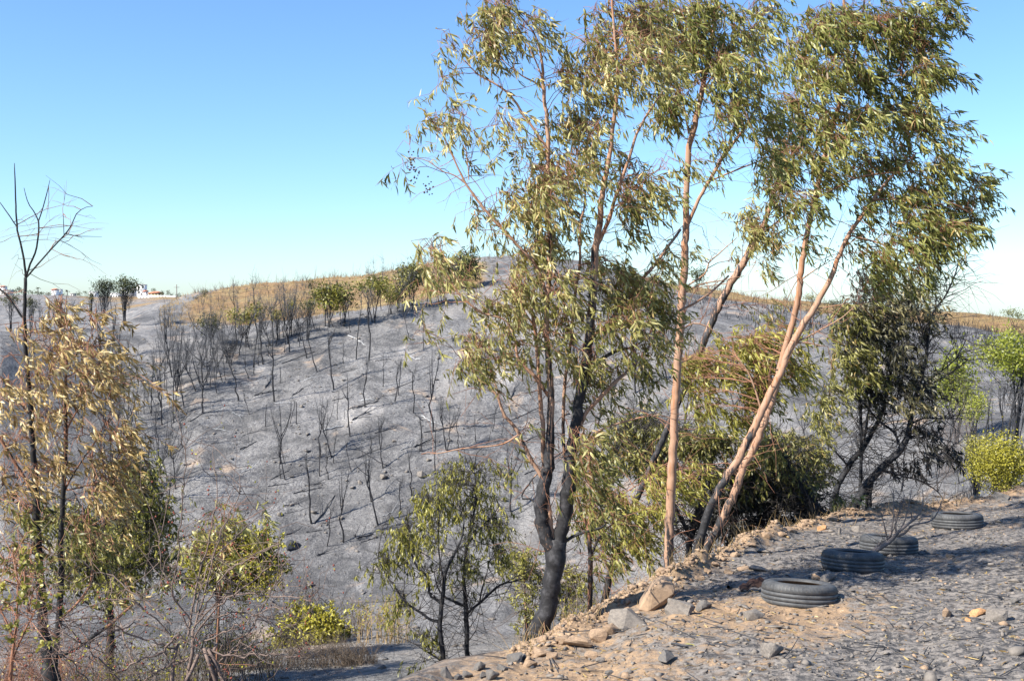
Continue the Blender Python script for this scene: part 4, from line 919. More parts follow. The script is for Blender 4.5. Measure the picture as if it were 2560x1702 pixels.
wiry('dry_shrub', 'pale leafless shrub behind the big rocks and the thin reddish trunk', 'shrub', 1440, 1600, 12.6, 150, 110, 50, 'twig_grey', r=.004, nl=260, leafkind='leaf_yellow', tint=.5, lsz=(.035, .014))
for i, (u, v, h_, w_) in enumerate(((640, 1700, 75, 170), (740, 1690, 85, 170), (840, 1680, 70, 150), (900, 1668, 50, 110), (560, 1712, 90, 150))):
    wiry('wiry_bush', ('low burnt wiry bush, '+('second from left','middle one','second from right','smallest, rightmost','leftmost')[i]+' of the clump on the grey terrace'), 'bush', u, v, 12.2, h_ * 1.1, w_, 170, 'scrub', group='low wiry burnt bushes on the terrace', r=.0024, spread=1.3)
wiry('dry_shrub', 'dry grey scrub among the berry twigs in the bottom left corner', 'shrub', 330, 1760, 8.5, 200, 420, 260, 'scrub', r=.003, nl=900, leafkind='leaf_yellow', tint=.4, lsz=(.03, .014))
wiry('dry_shrub', 'brown dry scrub round the foot of the tan-leaved eucalyptus', 'shrub', 90, 1770, 8.2, 220, 380, 220, 'twig_red', r=.003, nl=400, leafkind='leaf_dry', tint=.45, lsz=(.03, .014))
wiry('dry_shrub', 'dry scrub with yellow leaf specks under the yellow-green shrub', 'shrub', 560, 1690, 11, 190, 330, 150, 'scrub', r=.004, nl=1100, leafkind='leaf_yellow', tint=.45, lsz=(.03, .014))

# --- bare rose-like bush with red hips in the lower left foreground
def berry_bush():
    y0 = 6.4
    c = P(470, 1720, y0); c[2] = H(c[0], c[1])
    root = thing('berry_bush', 'bare bush of long arching grey-brown stems carrying small red berries, lower left foreground', 'bush', tuple(c))
    stems = [
     [(480,1580,8),(505,1500,7),(530,1400,6),(575,1280,4),(600,1200,3),(530,1115,2)],[(470,1590,8),(490,1480,7),(520,1350,5),(545,1240,3.5),(527,1110,1.5)],
     [(485,1600,7),(540,1520,6),(620,1460,5),(690,1390,3.5),(700,1320,2)],[(490,1560,7),(560,1490,6),(640,1485,5),(700,1492,4),(790,1500,2)],
     [(480,1560,6),(430,1480,5.5),(445,1400,5),(455,1280,4),(462,1180,3),(465,1100,1.5)],[(470,1570,6),(440,1500,5),(400,1400,4),(410,1300,3),(440,1200,1.5)],
     [(500,1570,7),(580,1530,6),(650,1540,5),(720,1560,4),(790,1590,2)],[(520,1620,8),(570,1640,7),(640,1635,6),(720,1640,4),(800,1635,2)],
     [(440,1620,7),(340,1590,6),(230,1540,5),(120,1590,3)],[(440,1600,6),(330,1500,5),(210,1520,4),(60,1590,2.5),(0,1600,2)],
     [(430,1560,6),(330,1480,5),(250,1430,3.5),(180,1470,2)],[(420,1580,6),(340,1560,5),(260,1590,4),(150,1630,3),(0,1660,2)],
     [(480,1640,9),(430,1660,8),(390,1680,7),(340,1720,6)],[(470,1600,10),(440,1590,9),(400,1630,8),(350,1650,7),(290,1680,6)],
     [(510,1600,6),(600,1560,5),(680,1520,4),(740,1540,2)],[(500,1540,6),(560,1440,5),(620,1400,4),(700,1360,2.5)],
     [(490,1530,6),(520,1420,5),(600,1330,4),(660,1280,2)],[(520,1640,7),(560,1700,6),(600,1730,5)],[(300,1700,6),(200,1600,5),(100,1500,4),(0,1440,2)],
     [(350,1700,6),(300,1560,5),(280,1450,4),(330,1380,2.5),(380,1340,1.5)],[(540,1660,6),(620,1580,5),(690,1450,4),(720,1400,2)],
     [(200,1720,5),(120,1560,4),(60,1420,3),(20,1330,2)],[(250,1730,5),(160,1640,4),(60,1630,3),(-20,1640,2)],[(560,1640,5),(660,1600,4),(760,1540,2.5),(800,1490,1.5)]]
    mb, bb = MB(), MB(); pts_all = []
    for s in stems:
        dy = RNG.normal(0, .35)
        q = smooth_line([(a, b, w_) for a, b, w_ in s], 22)
        X = np.array([P(a, b, y0 + dy * (i / 21)) for i, (a, b, _) in enumerate(q)])
        X[1:] += RNG.normal(0, .006, X[1:].shape)
        tubes(mb, X, q[:, 2] / 2 * y0 / F * .72, 6); pts_all.append(X)
    A = np.concatenate([x[4:] for x in pts_all])
    # crown point: stems rise from the ground
    for k in range(7):
        t = np.linspace(0, 1, 6)[:, None]
        top = P(RNG.uniform(420, 540), RNG.uniform(1570, 1640), y0)
        b = c + np.array((RNG.normal(0, .12), RNG.normal(0, .1), -.05))
        tubes(mb, b * (1 - t) + top * t + RNG.normal(0, .01, (6, 3)), np.linspace(.016, .01, 6), 6)
    m = 520
    p = A[RNG.integers(0, len(A), m)]
    d = RNG.normal(0, 1, (m, 3)) * (1, .7, .8) + (.1, 0, .15); d /= np.linalg.norm(d, axis=1, keepdims=True)
    ln = RNG.uniform(.08, .5, (m, 1))
    pts = np.stack([p, p + d * ln * .35 + RNG.normal(0, .02, (m, 3)), p + d * ln * .7 + RNG.normal(0, .03, (m, 3)), p + d * ln], 1)
    tubes(mb, pts, np.tile((.0026, .002, .0015, .0009), (m, 1)), 3, cap=False)
    link('stems', mb.mesh('stems', c), plain('rosy_grey_twig', (.15, .108, .088), var=.4), root)
    # berries: little lobed balls on the twig ends
    me = bmesh.new(); bmesh.ops.create_icosphere(me, subdivisions=1, radius=1)
    iv = np.array([v.co for v in me.verts]); jf = np.array([[v.index for v in f.verts] for f in me.faces]); me.free()
    sel = [i for i in RNG.permutation(m) if UV(*pts[i, 3])[0] > 380 or UV(*pts[i, 3])[1] > 1480][:230]
    for i in sel:
        for _ in range(int(RNG.integers(1, 3))):
            bb.add(iv * RNG.uniform(.0045, .007) * (1, 1, 1.15) + pts[i, 3] + RNG.normal(0, .012, 3), jf)
    link('berries', bb.mesh('berries', c), M['berry'], root, kind='stuff')
    lb = MB(); n = 500
    q = pts[RNG.integers(0, m, n), 2] + RNG.normal(0, .02, (n, 3))
    blades(lb, q, RNG.normal(0, 1, (n, 3)) - (0, 0, .5), RNG.normal(0, 1, (n, 3)), RNG.uniform(.012, .03, n), np.full(n, .011), RNG.normal(0, .3, n), RNG.uniform(.3, .8, n), simple=True)
    link('foliage', lb.mesh('foliage', c), M['leaf_yellow'], root, kind='stuff')
berry_bush()

# ------------------------------------------------------------------ TYRES
def rubber():
    m, nt, b, L = mat('weathered_rubber')
    tc = node(nt, 'ShaderNodeTexCoord')
    n = noise(nt, 9, 6, .7, tc.outputs['Object'], L); n2 = noise(nt, 60, 4, .7, tc.outputs['Object'], L)
    col = mix(nt, L, sstep(nt, L, n.outputs[0], .35, .65), (.045, .046, .048), (.080, .081, .082))
    col = mix(nt, L, math_(nt, L, 'MULTIPLY', sstep(nt, L, n2.outputs[0], .55, .75), .5), col, (.24, .20, .16))
    L(col, b.inputs['Base Color']); b.inputs['Roughness'].default_value = .62; b.inputs['Specular IOR Level'].default_value = .35
    return m
M['rubber'] = rubber()

def lathe(mb, prof, n=72):
    prof = np.asarray(prof, float); k = len(prof)
    th = np.arange(n) * 2 * math.pi / n
    V = np.stack([prof[:, 0][None] * np.cos(th)[:, None], prof[:, 0][None] * np.sin(th)[:, None], np.broadcast_to(prof[:, 1], (n, k))], -1).reshape(-1, 3)
    i = np.arange(n)[:, None] * k; i2 = ((np.arange(n) + 1) % n)[:, None] * k; j = np.arange(k - 1)
    mb.add(V, None, np.stack([i + j, i2 + j, i2 + j + 1, i + j + 1], -1).reshape(-1, 4))

def make_tyre(loc, label, R=.31, W=.195, tilt=(0, 0), rot=0.0, grooves=3):
    root = thing('car_tyre', label, 'tyre', loc, 'old tyres lying in a row along the verge')
    h = W
    tread = [(R - .012, h * .16)]
    gs = [h * q for q in ((.30, .47, .64) if grooves == 3 else (.28, .42, .56, .70))]
    for g in gs:
        b = .0015 * math.sin(math.pi * g / h)
        tread += [(R + b, g - .0035), (R - .008, g - .002), (R - .008, g + .002), (R + b, g + .0035)]
    tread += [(R - .008, h * .84)]
    mb = MB(); lathe(mb, tread); link('tread', mb.mesh('tread', smooth=False), M['rubber'], root)
    for pn, sgn in (('sidewall', 1), ('sidewall', -1)):
        pr = [(R - .0085, h * .84), (R - .022, h * .93), (R - .05, h * .985), (R - .078, h), (R - .10, h * .985), (R - .112, h * .93), (R - .116, h * .90), (R - .108, h * .87), (R - .07, h * .90), (R - .035, h * .80), (R - .022, h * .5)]
        if sgn < 0: pr = [(a, h - b) for a, b in pr]
        mb = MB(); lathe(mb, pr); link(pn, mb.mesh(pn), M['rubber'], root)
    # shoulder blocks: shallow notches round the upper edge of the tread
    mb = MB()
    for k in range(60):
        a = 2 * math.pi * k / 60
        c, s = math.cos(a), math.sin(a); t = .0055
        q = []
        for (r_, z_) in ((R - .0035, h * .75), (R - .0055, h * .84), (R - .020, h * .925)):
            for sg in (-1, 1): q.append((c * r_ - s * sg * t, s * r_ + c * sg * t, z_))
        mb.add(q, None, [(0, 1, 3, 2), (2, 3, 5, 4)])
    link('shoulder_blocks', mb.mesh('shoulder_blocks', smooth=False), M['rubber'], root, kind='stuff')
    root.rotation_euler = (tilt[0], tilt[1], rot)
    return root
for (u, v, y, lab, tl, sink, R) in (
  (1997, 1523, 8.66, 'nearest and largest-looking worn tyre, beside the bent rusty sheet', (-.135, .05), .04, .302),
  (2131, 1431, 10.6, 'worn tyre holding the foot of the grey dead branch, second nearest', (-.13, .05), .03, .292),
  (2222, 1391, 11.5, 'worn tyre right behind the dead branch, partly hidden by the tyre in front', (-.12, .02), .03, .298),
  (2393, 1323, 12.7, 'farthest worn tyre, filled with tan earth, near the yellow-green bush', (-.10, -.01), .03, .315)):
    p = ground_hit(u, v); cy = p[1] + R * .95
    make_tyre((p[0] * cy / p[1], cy, H(p[0] * cy / p[1], cy) - sink), lab, R, .2, tl, 0.0)
# earth that has gathered in the tyres
def soil_heap(u, y, R, h, label, off=(0, 0)):
    p = P(u, 1400, y); x = p[0] + off[0]; yy = y + off[1]
    mb = MB(); n = 26
    rr = np.linspace(0, 1, 7)
    V, Fq = [], []
    for r_ in rr:
        for k in range(n):
            a = 2 * math.pi * k / n
            V.append((x + r_ * R * math.cos(a), yy + r_ * R * math.sin(a), H(x, yy) + h * (1 - r_ ** 2.5) - .03 + .02 * vnoise(r_ * 5 + k, k * .7)))
    for i in range(6):
        for k in range(n): Fq.append((i * n + k, i * n + (k + 1) % n, (i + 1) * n + (k + 1) % n, (i + 1) * n + k))
    mb.add(V, None, Fq)
    o = link('soil_heap', mb.mesh('soil_heap'), M['rock_orange'], None, kind='stuff', label=label)
soil_heap(2393, 13.68, .25, .16, 'tan earth filling the farthest tyre')
soil_heap(1997, 8.69, .17, .09, 'tan earth heaped in the right of the nearest tyre', (.13, .08))

# ------------------------------------------------------------------ ROCKS
def rock_mesh(seed, n=15, squash=(1, 1, 1)):
    r = np.random.default_rng(seed)
    q = r.normal(0, 1, (n, 3)); q /= np.linalg.norm(q, axis=1, keepdims=True); q *= r.uniform(.8, 1.05, (n, 1))
    bm = bmesh.new()
    for p in q * np.array(squash): bm.verts.new(p)
    bmesh.ops.convex_hull(bm, input=list(bm.verts))
    loose = [v for v in bm.verts if not v.link_faces]
    if loose: bmesh.ops.delete(bm, geom=loose, context='VERTS')
    bmesh.ops.bevel(bm, geom=list(bm.edges), offset=.05, segments=1, affect='EDGES')
    bmesh.ops.triangulate(bm, faces=list(bm.faces))
    bmesh.ops.subdivide_edges(bm, edges=[e for e in bm.edges if e.calc_length() > .3], cuts=2, use_grid_fill=True)
    bmesh.ops.triangulate(bm, faces=list(bm.faces)); bm.normal_update()
    for v in bm.verts:
        c = v.co; k = float(fbm(np.array([c.x * 2.3 + c.z * 1.7 + seed]), np.array([c.y * 2.3 - c.z * 1.1]), 3, seed)[0])
        v.co += v.normal * .13 * k
    bm.normal_update()
    me = bpy.data.meshes.new('rock'); bm.to_mesh(me); bm.free(); me.update()
    lo = np.array([v.co for v in me.vertices]); c, e = (lo.max(0) + lo.min(0)) / 2, (lo.max(0) - lo.min(0)) / 2
    me.vertices.foreach_set('co', ((lo - c) / e).astype(np.float32).ravel()); me.update()
    return me
ROCKS = {}
def rock(u, v, wpx, hpx, m, label, group=None, seed=None, deep=.8, rot=None, ymin=4.0, sink=.2, name='rock', tilt=.12):
    """rock whose outline is about wpx by hpx in the photograph, centred on (u, v)"""
    seed = random.randrange(9) if seed is None else seed
    if (m, seed) not in ROCKS:
        me = rock_mesh(100 + seed, 11 + seed % 3); me.materials.append(M[m]); ROCKS[(m, seed)] = me
    g = ground_hit(u, v + hpx * .42, ymin)
    y = g[1]; px = y / F
    a, b = wpx * px / 2, hpx * px / 2
    o = link(name, ROCKS[(m, seed)], None, None, loc=(g[0], y + a * deep * .6, H(g[0], y + a * deep * .6) + b * (1 - 2 * sink)), label=label, category='rock')
    o.scale = (a * 1.03, a * deep, b * 1.12)
    o.rotation_euler = (random.uniform(-tilt, tilt), random.uniform(-tilt, tilt), rot if rot is not None else random.uniform(-.4, .4))
    if group: o['group'] = group
    return o

def boulder():
    """the upright split boulder: leaning slab with a sunlit tan face and a dark broken side"""
    g = ground_hit(1641, 1528); y = g[1]; px = y / F
    out = [(-46,-34),(-40,-30),(-8,36),(22,44),(47,34),(50,14),(30,-12),(6,-40),(-20,-36)]
    mb = bmesh.new()
    fr = [mb.verts.new((a * px, 0 + .05 * math.sin(i * 2.1), (b + 34) * px)) for i, (a, b) in enumerate(out)]
    bk = [mb.verts.new((a * px * .86 + .03, .26 + .05 * math.cos(i * 1.7), (b * .86 + 32) * px)) for i, (a, b) in enumerate(out)]
    bmesh.ops.convex_hull(mb, input=list(mb.verts))
    bmesh.ops.bevel(mb, geom=list(mb.edges), offset=.012, segments=1, affect='EDGES')
    mb.normal_update(); me = bpy.data.meshes.new('boulder'); mb.to_mesh(me); mb.free()
    link('boulder', me, M['rock_tan'], None, loc=(g[0], y + .05, H(g[0], y + .1) - .03), label='tan upright boulder leaning right, tallest rock, at the foot of the straight pale trunk', category='rock')
boulder()
G1, G2, G3 = 'stones scattered on the verge', 'sooty stones in a row below the verge edge', 'earth clods and stones along the verge edge'
for (u, v, a, b, m, lab, sd, dp) in (
  (1705,1516,74,46,'rock_grey','blocky grey-tan rock right of the upright boulder',3,.8),(1761,1514,40,28,'rock_dark','smaller grey rock right beside the blocky grey-tan one',1,.8),
  (1577,1544,110,50,'rock_grey','broad grey slab lying in front of the upright boulder',5,.7),(1887,1537,50,28,'rock_grey','angular two-faced stone in front of the nearest tyre',2,.7),
  (1899,1422,50,14,'rock_grey','thin flat grey slab lying above the rusty sheet',4,.6),(1936,1624,56,40,'rock_grey','pointed grey stone alone in the sooty foreground below the nearest tyre',7,.6),
  (1675,1648,56,30,'rock_dark','dark sooty stone lying low in the foreground left of the pointed grey stone',6,.8),(2496,1537,54,36,'rock_grey','grey-yellow stone at the right beside an orange one',0,.7),
  (2450,1530,46,22,'rock_orange','orange stone leaning on the grey-yellow stone at the right',1,.7),(2369,1533,27,24,'rock_tan','small tan stone with dark shadow, left of the orange stone',2,.8),
  (2422,1549,15,11,'rock_orange','tiny orange stone in front of the orange and grey pair',3,.8),(1449,1608,70,34,'rock_tan','flat tan rock at the left of the row below the broad grey slab',4,.7),
  (1496,1592,48,36,'rock_tan','tan-grey wedge rock beside the flat tan rock',8,.7),(1528,1575,40,26,'rock_tan','brown rock tucked under the broad grey slab',2,.8),
  (2150,1321,36,16,'rock_grey','pale flat stone behind the dead branch near the verge edge',5,.7),(2101,1327,11,20,'rock_grey','small upright pebble-like stone near the verge edge',6,.7),
  (2056,1320,26,13,'rock_orange','orange-brown stone casting a dark shadow on the verge edge',0,.7),(2073,1444,44,22,'rock_grey','pale grey block just behind the nearest tyre',1,.6),
  (2040,1446,24,20,'rock_tan','tan wedge stone just behind the nearest tyre',7,.6),(2510,1240,44,20,'rock_dark','smooth dark grey boulder lying by the yellow-green bush',3,.8)):
    rock(u, v, a, b, M[m].name and m, lab, None, sd, dp)
for lab, (u, v, a, b) in zip(('second largest, below the left drooping tree', 'right of the straight-trunked drooping tree foot', 'touching the slope below the forked trunk', 'largest in the bottom middle', 'broadest, nearest the forked trunk', 'small, at the upper right end', 'between the two broadest', 'small, between the drooping tree feet', 'small, at the very bottom edge', 'flat, at the left end'), ((1116,1680,30,34),(1168,1682,30,22),(1199,1667,30,24),(1232,1688,34,26),(1286,1648,42,26),(1315,1642,26,16),(1255,1668,28,18),(1145,1692,24,14),(1210,1690,24,16),(1080,1694,22,12))):
    rock(u, v, a, b, 'rock_dark', 'sooty rounded stone of the row, ' + lab, G2, ymin=6.5)
for (u, v, a, b) in ((1324,1658,38,22),(1357,1634,52,22),(1400,1600,24,14),(1415,1603,40,20),(1380,1640,30,16),(1479,1635,36,20),(1430,1570,20,14)):
    rock(u, v, a, b, 'rock_tan', 'tan-brown stone on the bank between the forked trunk and the big rocks', 'tan stones on the bank by the forked trunk')
for (u, v, a, b) in ((1921,1340,32,16),(1975,1322,50,14),(1955,1335,30,16),(1880,1365,26,14),(1840,1385,26,16),(1810,1398,22,12),(1790,1412,24,14),(1770,1428,22,14),(1750,1445,26,14),(2010,1312,30,12),(2080,1296,40,14),(1860,1420,34,12),(1825,1430,26,12)):
    rock(u, v, a, b, 'rock_tan', 'tan clod of dug earth along the edge of the verge', G3, name='earth_clod', sink=.3)
k = 0
while k < 105:
    u, v = random.uniform(1330, 2560), random.uniform(1330, 1700)
    g = ground_hit(u, v)
    _, uu, nr_, _, _, yk = terrain([g[0]], [g[1]], True)
    if g[1] > yk[1, 0] - .1 or abs(u - 1997) < 100 and 1450 < v < 1530 or abs(u - 2170) < 130 and 1340 < v < 1440: continue
    s = random.choice((9, 10, 11, 12, 14, 16, 20, 24)); mm = random.choice(('rock_grey', 'rock_grey', 'rock_tan', 'rock_dark')); hh = random.uniform(.35, .6)
    zone = ('behind the dead branch' if v < 1345 else 'beyond the second tyre, right of the dead branch') if v < 1400 and u > 2050 else \
           ('on the slope of dug earth left of the tyres' if u < 1850 and v < 1500 else 'near the nearest tyre' if v < 1560 and u < 2130 else 'right of the nearest tyre' if v < 1480 else
            'by the grey-yellow stone at the right' if u > 2300 and v < 1600 else 'in the bottom right corner' if u > 2200 else 'below the nearest tyre in the soot' if u > 1850 else
            'in the tan earth below the boulders' if u > 1560 else 'low on the bank by the bottom edge')
    rock(u, v, s, s * hh, mm, ('tiny ' if s < 11 else 'small ' if s < 15 else 'fist-sized ') + {'rock_grey': 'grey', 'rock_tan': 'tan', 'rock_dark': 'sooty'}[mm] + (' flat' if hh < .46 else ' lumpy') + ' stone ' + zone, G1, sink=.3)
    k += 1

def scatter_stones(name, n, region, size, m, lab, ymin=4.0):
    mb = MB(); proto = []
    for s in range(5):
        r = np.random.default_rng(s); bm = bmesh.new()
        for p in r.normal(0, 1, (8, 3)): bm.verts.new(Vector(p).normalized() * r.uniform(.7, 1.1))
        bmesh.ops.convex_hull(bm, input=list(bm.verts)); bmesh.ops.triangulate(bm, faces=list(bm.faces)); bm.verts.index_update()
        proto.append((np.array([v.co for v in bm.verts]), np.array([[v.index for v in f.verts] for f in bm.faces]))); bm.free()
    X, Y = region(n)
    Z = terrain(X, Y)
    for i in range(len(X)):
        v, f = proto[i % 5]; s = size(Y[i]) * RNG.lognormal(0, .5)
        a = RNG.uniform(0, 6.28); c_, s_ = math.cos(a), math.sin(a)
        q = v * s * np.array((1, .8, .5))
        q = np.column_stack([q[:, 0] * c_ - q[:, 1] * s_, q[:, 0] * s_ + q[:, 1] * c_, q[:, 2]])
        mb.add(q + (X[i], Y[i], Z[i] + s * .1), f)
    link(name, mb.mesh(name, smooth=False), M[m], kind='stuff', label=lab)

def verge_region(n):
    y = RNG.uniform(5.5, 18, n * 3) ; u = RNG.uniform(1250, 2700, n * 3)
    x = (u - 1280) / F * y
    _, yk, _ = features(x, y); ok = y < yk[1] - .02
    return x[ok][:n], y[ok][:n]
def berm_region(n):
    u = RNG.uniform(1280, 2560, n); x0 = (u - 1280) / F
    ye = np.interp(u, TU, TY[:, 1]); y = ye + RNG.normal(-.1, .28, n)
    return x0 * y, y
def hill_region(n):
    y = RNG.uniform(50, 92, n * 2); u = RNG.uniform(-100, 2600, n * 2); x = (u - 1280) / F * y
    _, yk, _ = features(x, y); ok = (y > yk[5] * .9) & (y < yk[7])
    return x[ok][:n], y[ok][:n]
def terrace_region(n):
    y = RNG.uniform(8.5, 19, n); u = RNG.uniform(0, 1500, n)
    x = (u - 1280) / F * y; _, yk, _ = features(x, y); ok = (y > yk[1] + .3) & (y < yk[3] + 3)
    return x[ok], y[ok]
scatter_stones('gravel', 4200, verge_region, lambda y: .0105, 'rock_grey', 'fine gravel and chips on the verge')
scatter_stones('chippings', 900, verge_region, lambda y: .021, 'rock_grey', 'thumb-sized grey chippings on the verge')
scatter_stones('pale_gravel', 1500, verge_region, lambda y: .010, 'rock_tan', 'tan gravel chips on the verge')
scatter_stones('charcoal_bits', 1800, verge_region, lambda y: .009, 'charcoal', 'black charcoal crumbs on the verge')
scatter_stones('earth_crumbs', 3200, berm_region, lambda y: .022, 'rock_tan', 'crumbs of tan earth along the verge edge')
scatter_stones('hillside_stones', 3000, hill_region, lambda y: .085, 'rock_grey', 'grey stones strewn over the ash slope')
scatter_stones('terrace_stones', 900, terrace_region, lambda y: .025, 'rock_dark', 'sooty stones on the terrace')

def litter():
    n = 1500; x, y = verge_region(n); z = terrain(x, y); n = len(x)
    mb = MB(); a = RNG.uniform(0, 6.28, n)
    blades(mb, np.column_stack([x, y, z + .006]), np.column_stack([np.cos(a), np.sin(a), RNG.normal(0, .12, n)]), RNG.normal(0, .25, (n, 3)) + (0, 0, 1), RNG.uniform(.03, .085, n), RNG.uniform(.007, .013, n), RNG.normal(0, .4, n), np.clip(RNG.normal(.45, .2, n), 0, 1))
    link('leaf_litter', mb.mesh('leaf_litter'), M['leaf_dry'], kind='stuff', label='dry eucalyptus leaves littering the verge')
    n = 420; x, y = verge_region(n); z = terrain(x, y); n = len(x); a = RNG.uniform(0, 6.28, n); ln = RNG.lognormal(-2.6, .6, n)[:, None]
    b = np.column_stack([x, y, z + .008]); d = np.column_stack([np.cos(a), np.sin(a), RNG.normal(0, .08, n)])
    mb = MB(); tubes(mb, np.stack([b, b + d * ln + RNG.normal(0, .06, (n, 3)) * ln * (1, 1, .2), b + d * ln * 2], 1), np.tile((.004, .0035, .002), (n, 1)), 4, cap=False)
    link('twig_litter', mb.mesh('twig_litter'), M['charcoal'], kind='stuff', label='charred twigs littering the verge')
    n = 700; x, y = berm_region(n); z = terrain(x, y); b = np.column_stack([x, y, z - .01]); hh = RNG.uniform(.04, .16, (n, 1)); d = RNG.normal(0, .4, (n, 3)) + (0, 0, 1)
    mb = MB(); tubes(mb, np.stack([b, b + d * hh * .5, b + d * hh + RNG.normal(0, .02, (n, 3))], 1), np.tile((.0022, .0018, .0008), (n, 1)), 3, cap=False)
    link('grass_stubs', mb.mesh('grass_stubs'), M['stalk'], kind='stuff', label='dry grass stubs along the verge edge')
litter()

# ------------------------------------------------------------------ small things on the verge
def bent_sheet():
    g = ground_hit(1895, 1480); mb = MB(); n = 9
    V = []
    for i in range(n):
        for s in (0, 1):
            t = i / (n - 1)
            V.append((-.13 + .24 * t + .02 * s, -.03 + .16 * s, .01 + .075 * math.sin(t * 2.2) * (.6 + .4 * s) + .012 * math.sin(i * 2.3)))
    V = np.array(V); W = V + (0, 0, -.006)
    q = [(2 * i, 2 * i + 2, 2 * i + 3, 2 * i + 1) for i in range(n - 1)]
    m = len(V)
    mb.add(np.vstack([V, W]), None, q + [tuple(m + k for k in reversed(f)) for f in q] + [(2 * i, m + 2 * i, m + 2 * i + 2, 2 * i + 2) for i in range(n - 1)])
    link('rusty_sheet', mb.mesh('rusty_sheet'), plain('rust', (.030, .014, .009), .7, .5, 14), None, loc=(g[0], g[1] + .1, H(g[0], g[1] + .1)), label='bent rusty brown sheet half buried beside the nearest tyre', category='sheet')
bent_sheet()
def stick(u1, v1, u2, v2, r, m, label, name='stick', lift=.02):
    a, b = ground_hit(u1, v1), ground_hit(u2, v2)
    if abs(a[1] - b[1]) > 2: b[1] = a[1]; b[0] = P(u2, v2, a[1])[0]
    t = np.linspace(0, 1, 7)[:, None]; X = a * (1 - t) + b * t; X[:, 2] = terrain(X[:, 0], X[:, 1]) + lift
    X += RNG.normal(0, r * .25, X.shape)
    mb = MB(); tubes(mb, X, np.linspace(r, r * .7, 7), 7)
    link(name, mb.mesh(name, a), M[m], None, loc=tuple(a), label=label, category='stick')
stick(1821, 1474, 1827, 1460, .016, 'charcoal', 'short black charred stick left of the rusty sheet')
stick(1951, 1334, 1973, 1347, .014, 'stalk', 'pale broken stick lying on the verge edge')
stick(1680, 1615, 1730, 1619, .008, 'charcoal', 'thin black twig lying across the tan foreground earth')
def yellow_leaf():
    g = ground_hit(1710, 1615); mb = MB()
    blades(mb, np.array([[0, 0, .015]]), np.array([[.8, -.5, .02]]), np.array([[0, 0, 1.]]), [.09], [.02], [.2], np.array([.8]))
    link('fallen_leaf', mb.mesh('fallen_leaf'), M['leaf_yellow'], None, loc=tuple(g), label='yellow-green fallen leaf lying by the thin black twig', category='leaf')
yellow_leaf()
def dead_branch():
    y0 = 11.0; c = P(2177, 1384, y0)
    root = thing('dead_branch', 'grey leafless forked branch stuck upright in a tyre', 'branch', tuple(c))
    L = [[(2172,1386,15),(2200,1368,13),(2225,1352,11),(2245,1330,9),(2262,1315,7),(2282,1300,6),(2300,1282,5),(2308,1250,3),(2306,1225,1.5)],
     [(2240,1340,7),(2262,1332,6),(2282,1312,5),(2325,1302,4),(2345,1278,3),(2358,1240,1.5)],[(2222,1353,6),(2232,1305,4),(2234,1270,3),(2234,1230,1.5)],
     [(2220,1352,5),(2212,1320,4),(2206,1295,2.5),(2200,1270,1.2)],[(2240,1335,5),(2240,1305,4),(2252,1270,3),(2262,1235,1.5)],[(2250,1325,4),(2262,1300,3.5),(2272,1262,2.5),(2280,1220,1.2)],
     [(2280,1302,4),(2278,1285,3),(2270,1270,2),(2262,1255,1)],[(2225,1350,4),(2230,1330,3),(2240,1310,2),(2236,1290,1)],[(2180,1380,6),(2198,1358,4),(2214,1350,2.5)]]
    mb = MB(); al = []
    for s in L:
        q = smooth_line(s, 16); dy = RNG.normal(0, .12)
        X = np.array([P(a, b, y0 + dy * i / 15) for i, (a, b, _) in enumerate(q)]); tubes(mb, X, np.maximum(q[:, 2] / 2 * y0 / F, .0015), 6); al.append(X[5:])
    A = np.concatenate(al); m = 90; p = A[RNG.integers(0, len(A), m)]
    d = RNG.normal(0, 1, (m, 3)) * (1, .6, .6) + (0, 0, .7); d /= np.linalg.norm(d, axis=1, keepdims=True); ln = RNG.uniform(.05, .3, (m, 1))
    tubes(mb, np.stack([p, p + d * ln * .5 + RNG.normal(0, .01, (m, 3)), p + d * ln], 1), np.tile((.003, .002, .001), (m, 1)), 3, cap=False)
    link('stem', mb.mesh('stem', c), M['twig_grey'], root)
dead_branch()

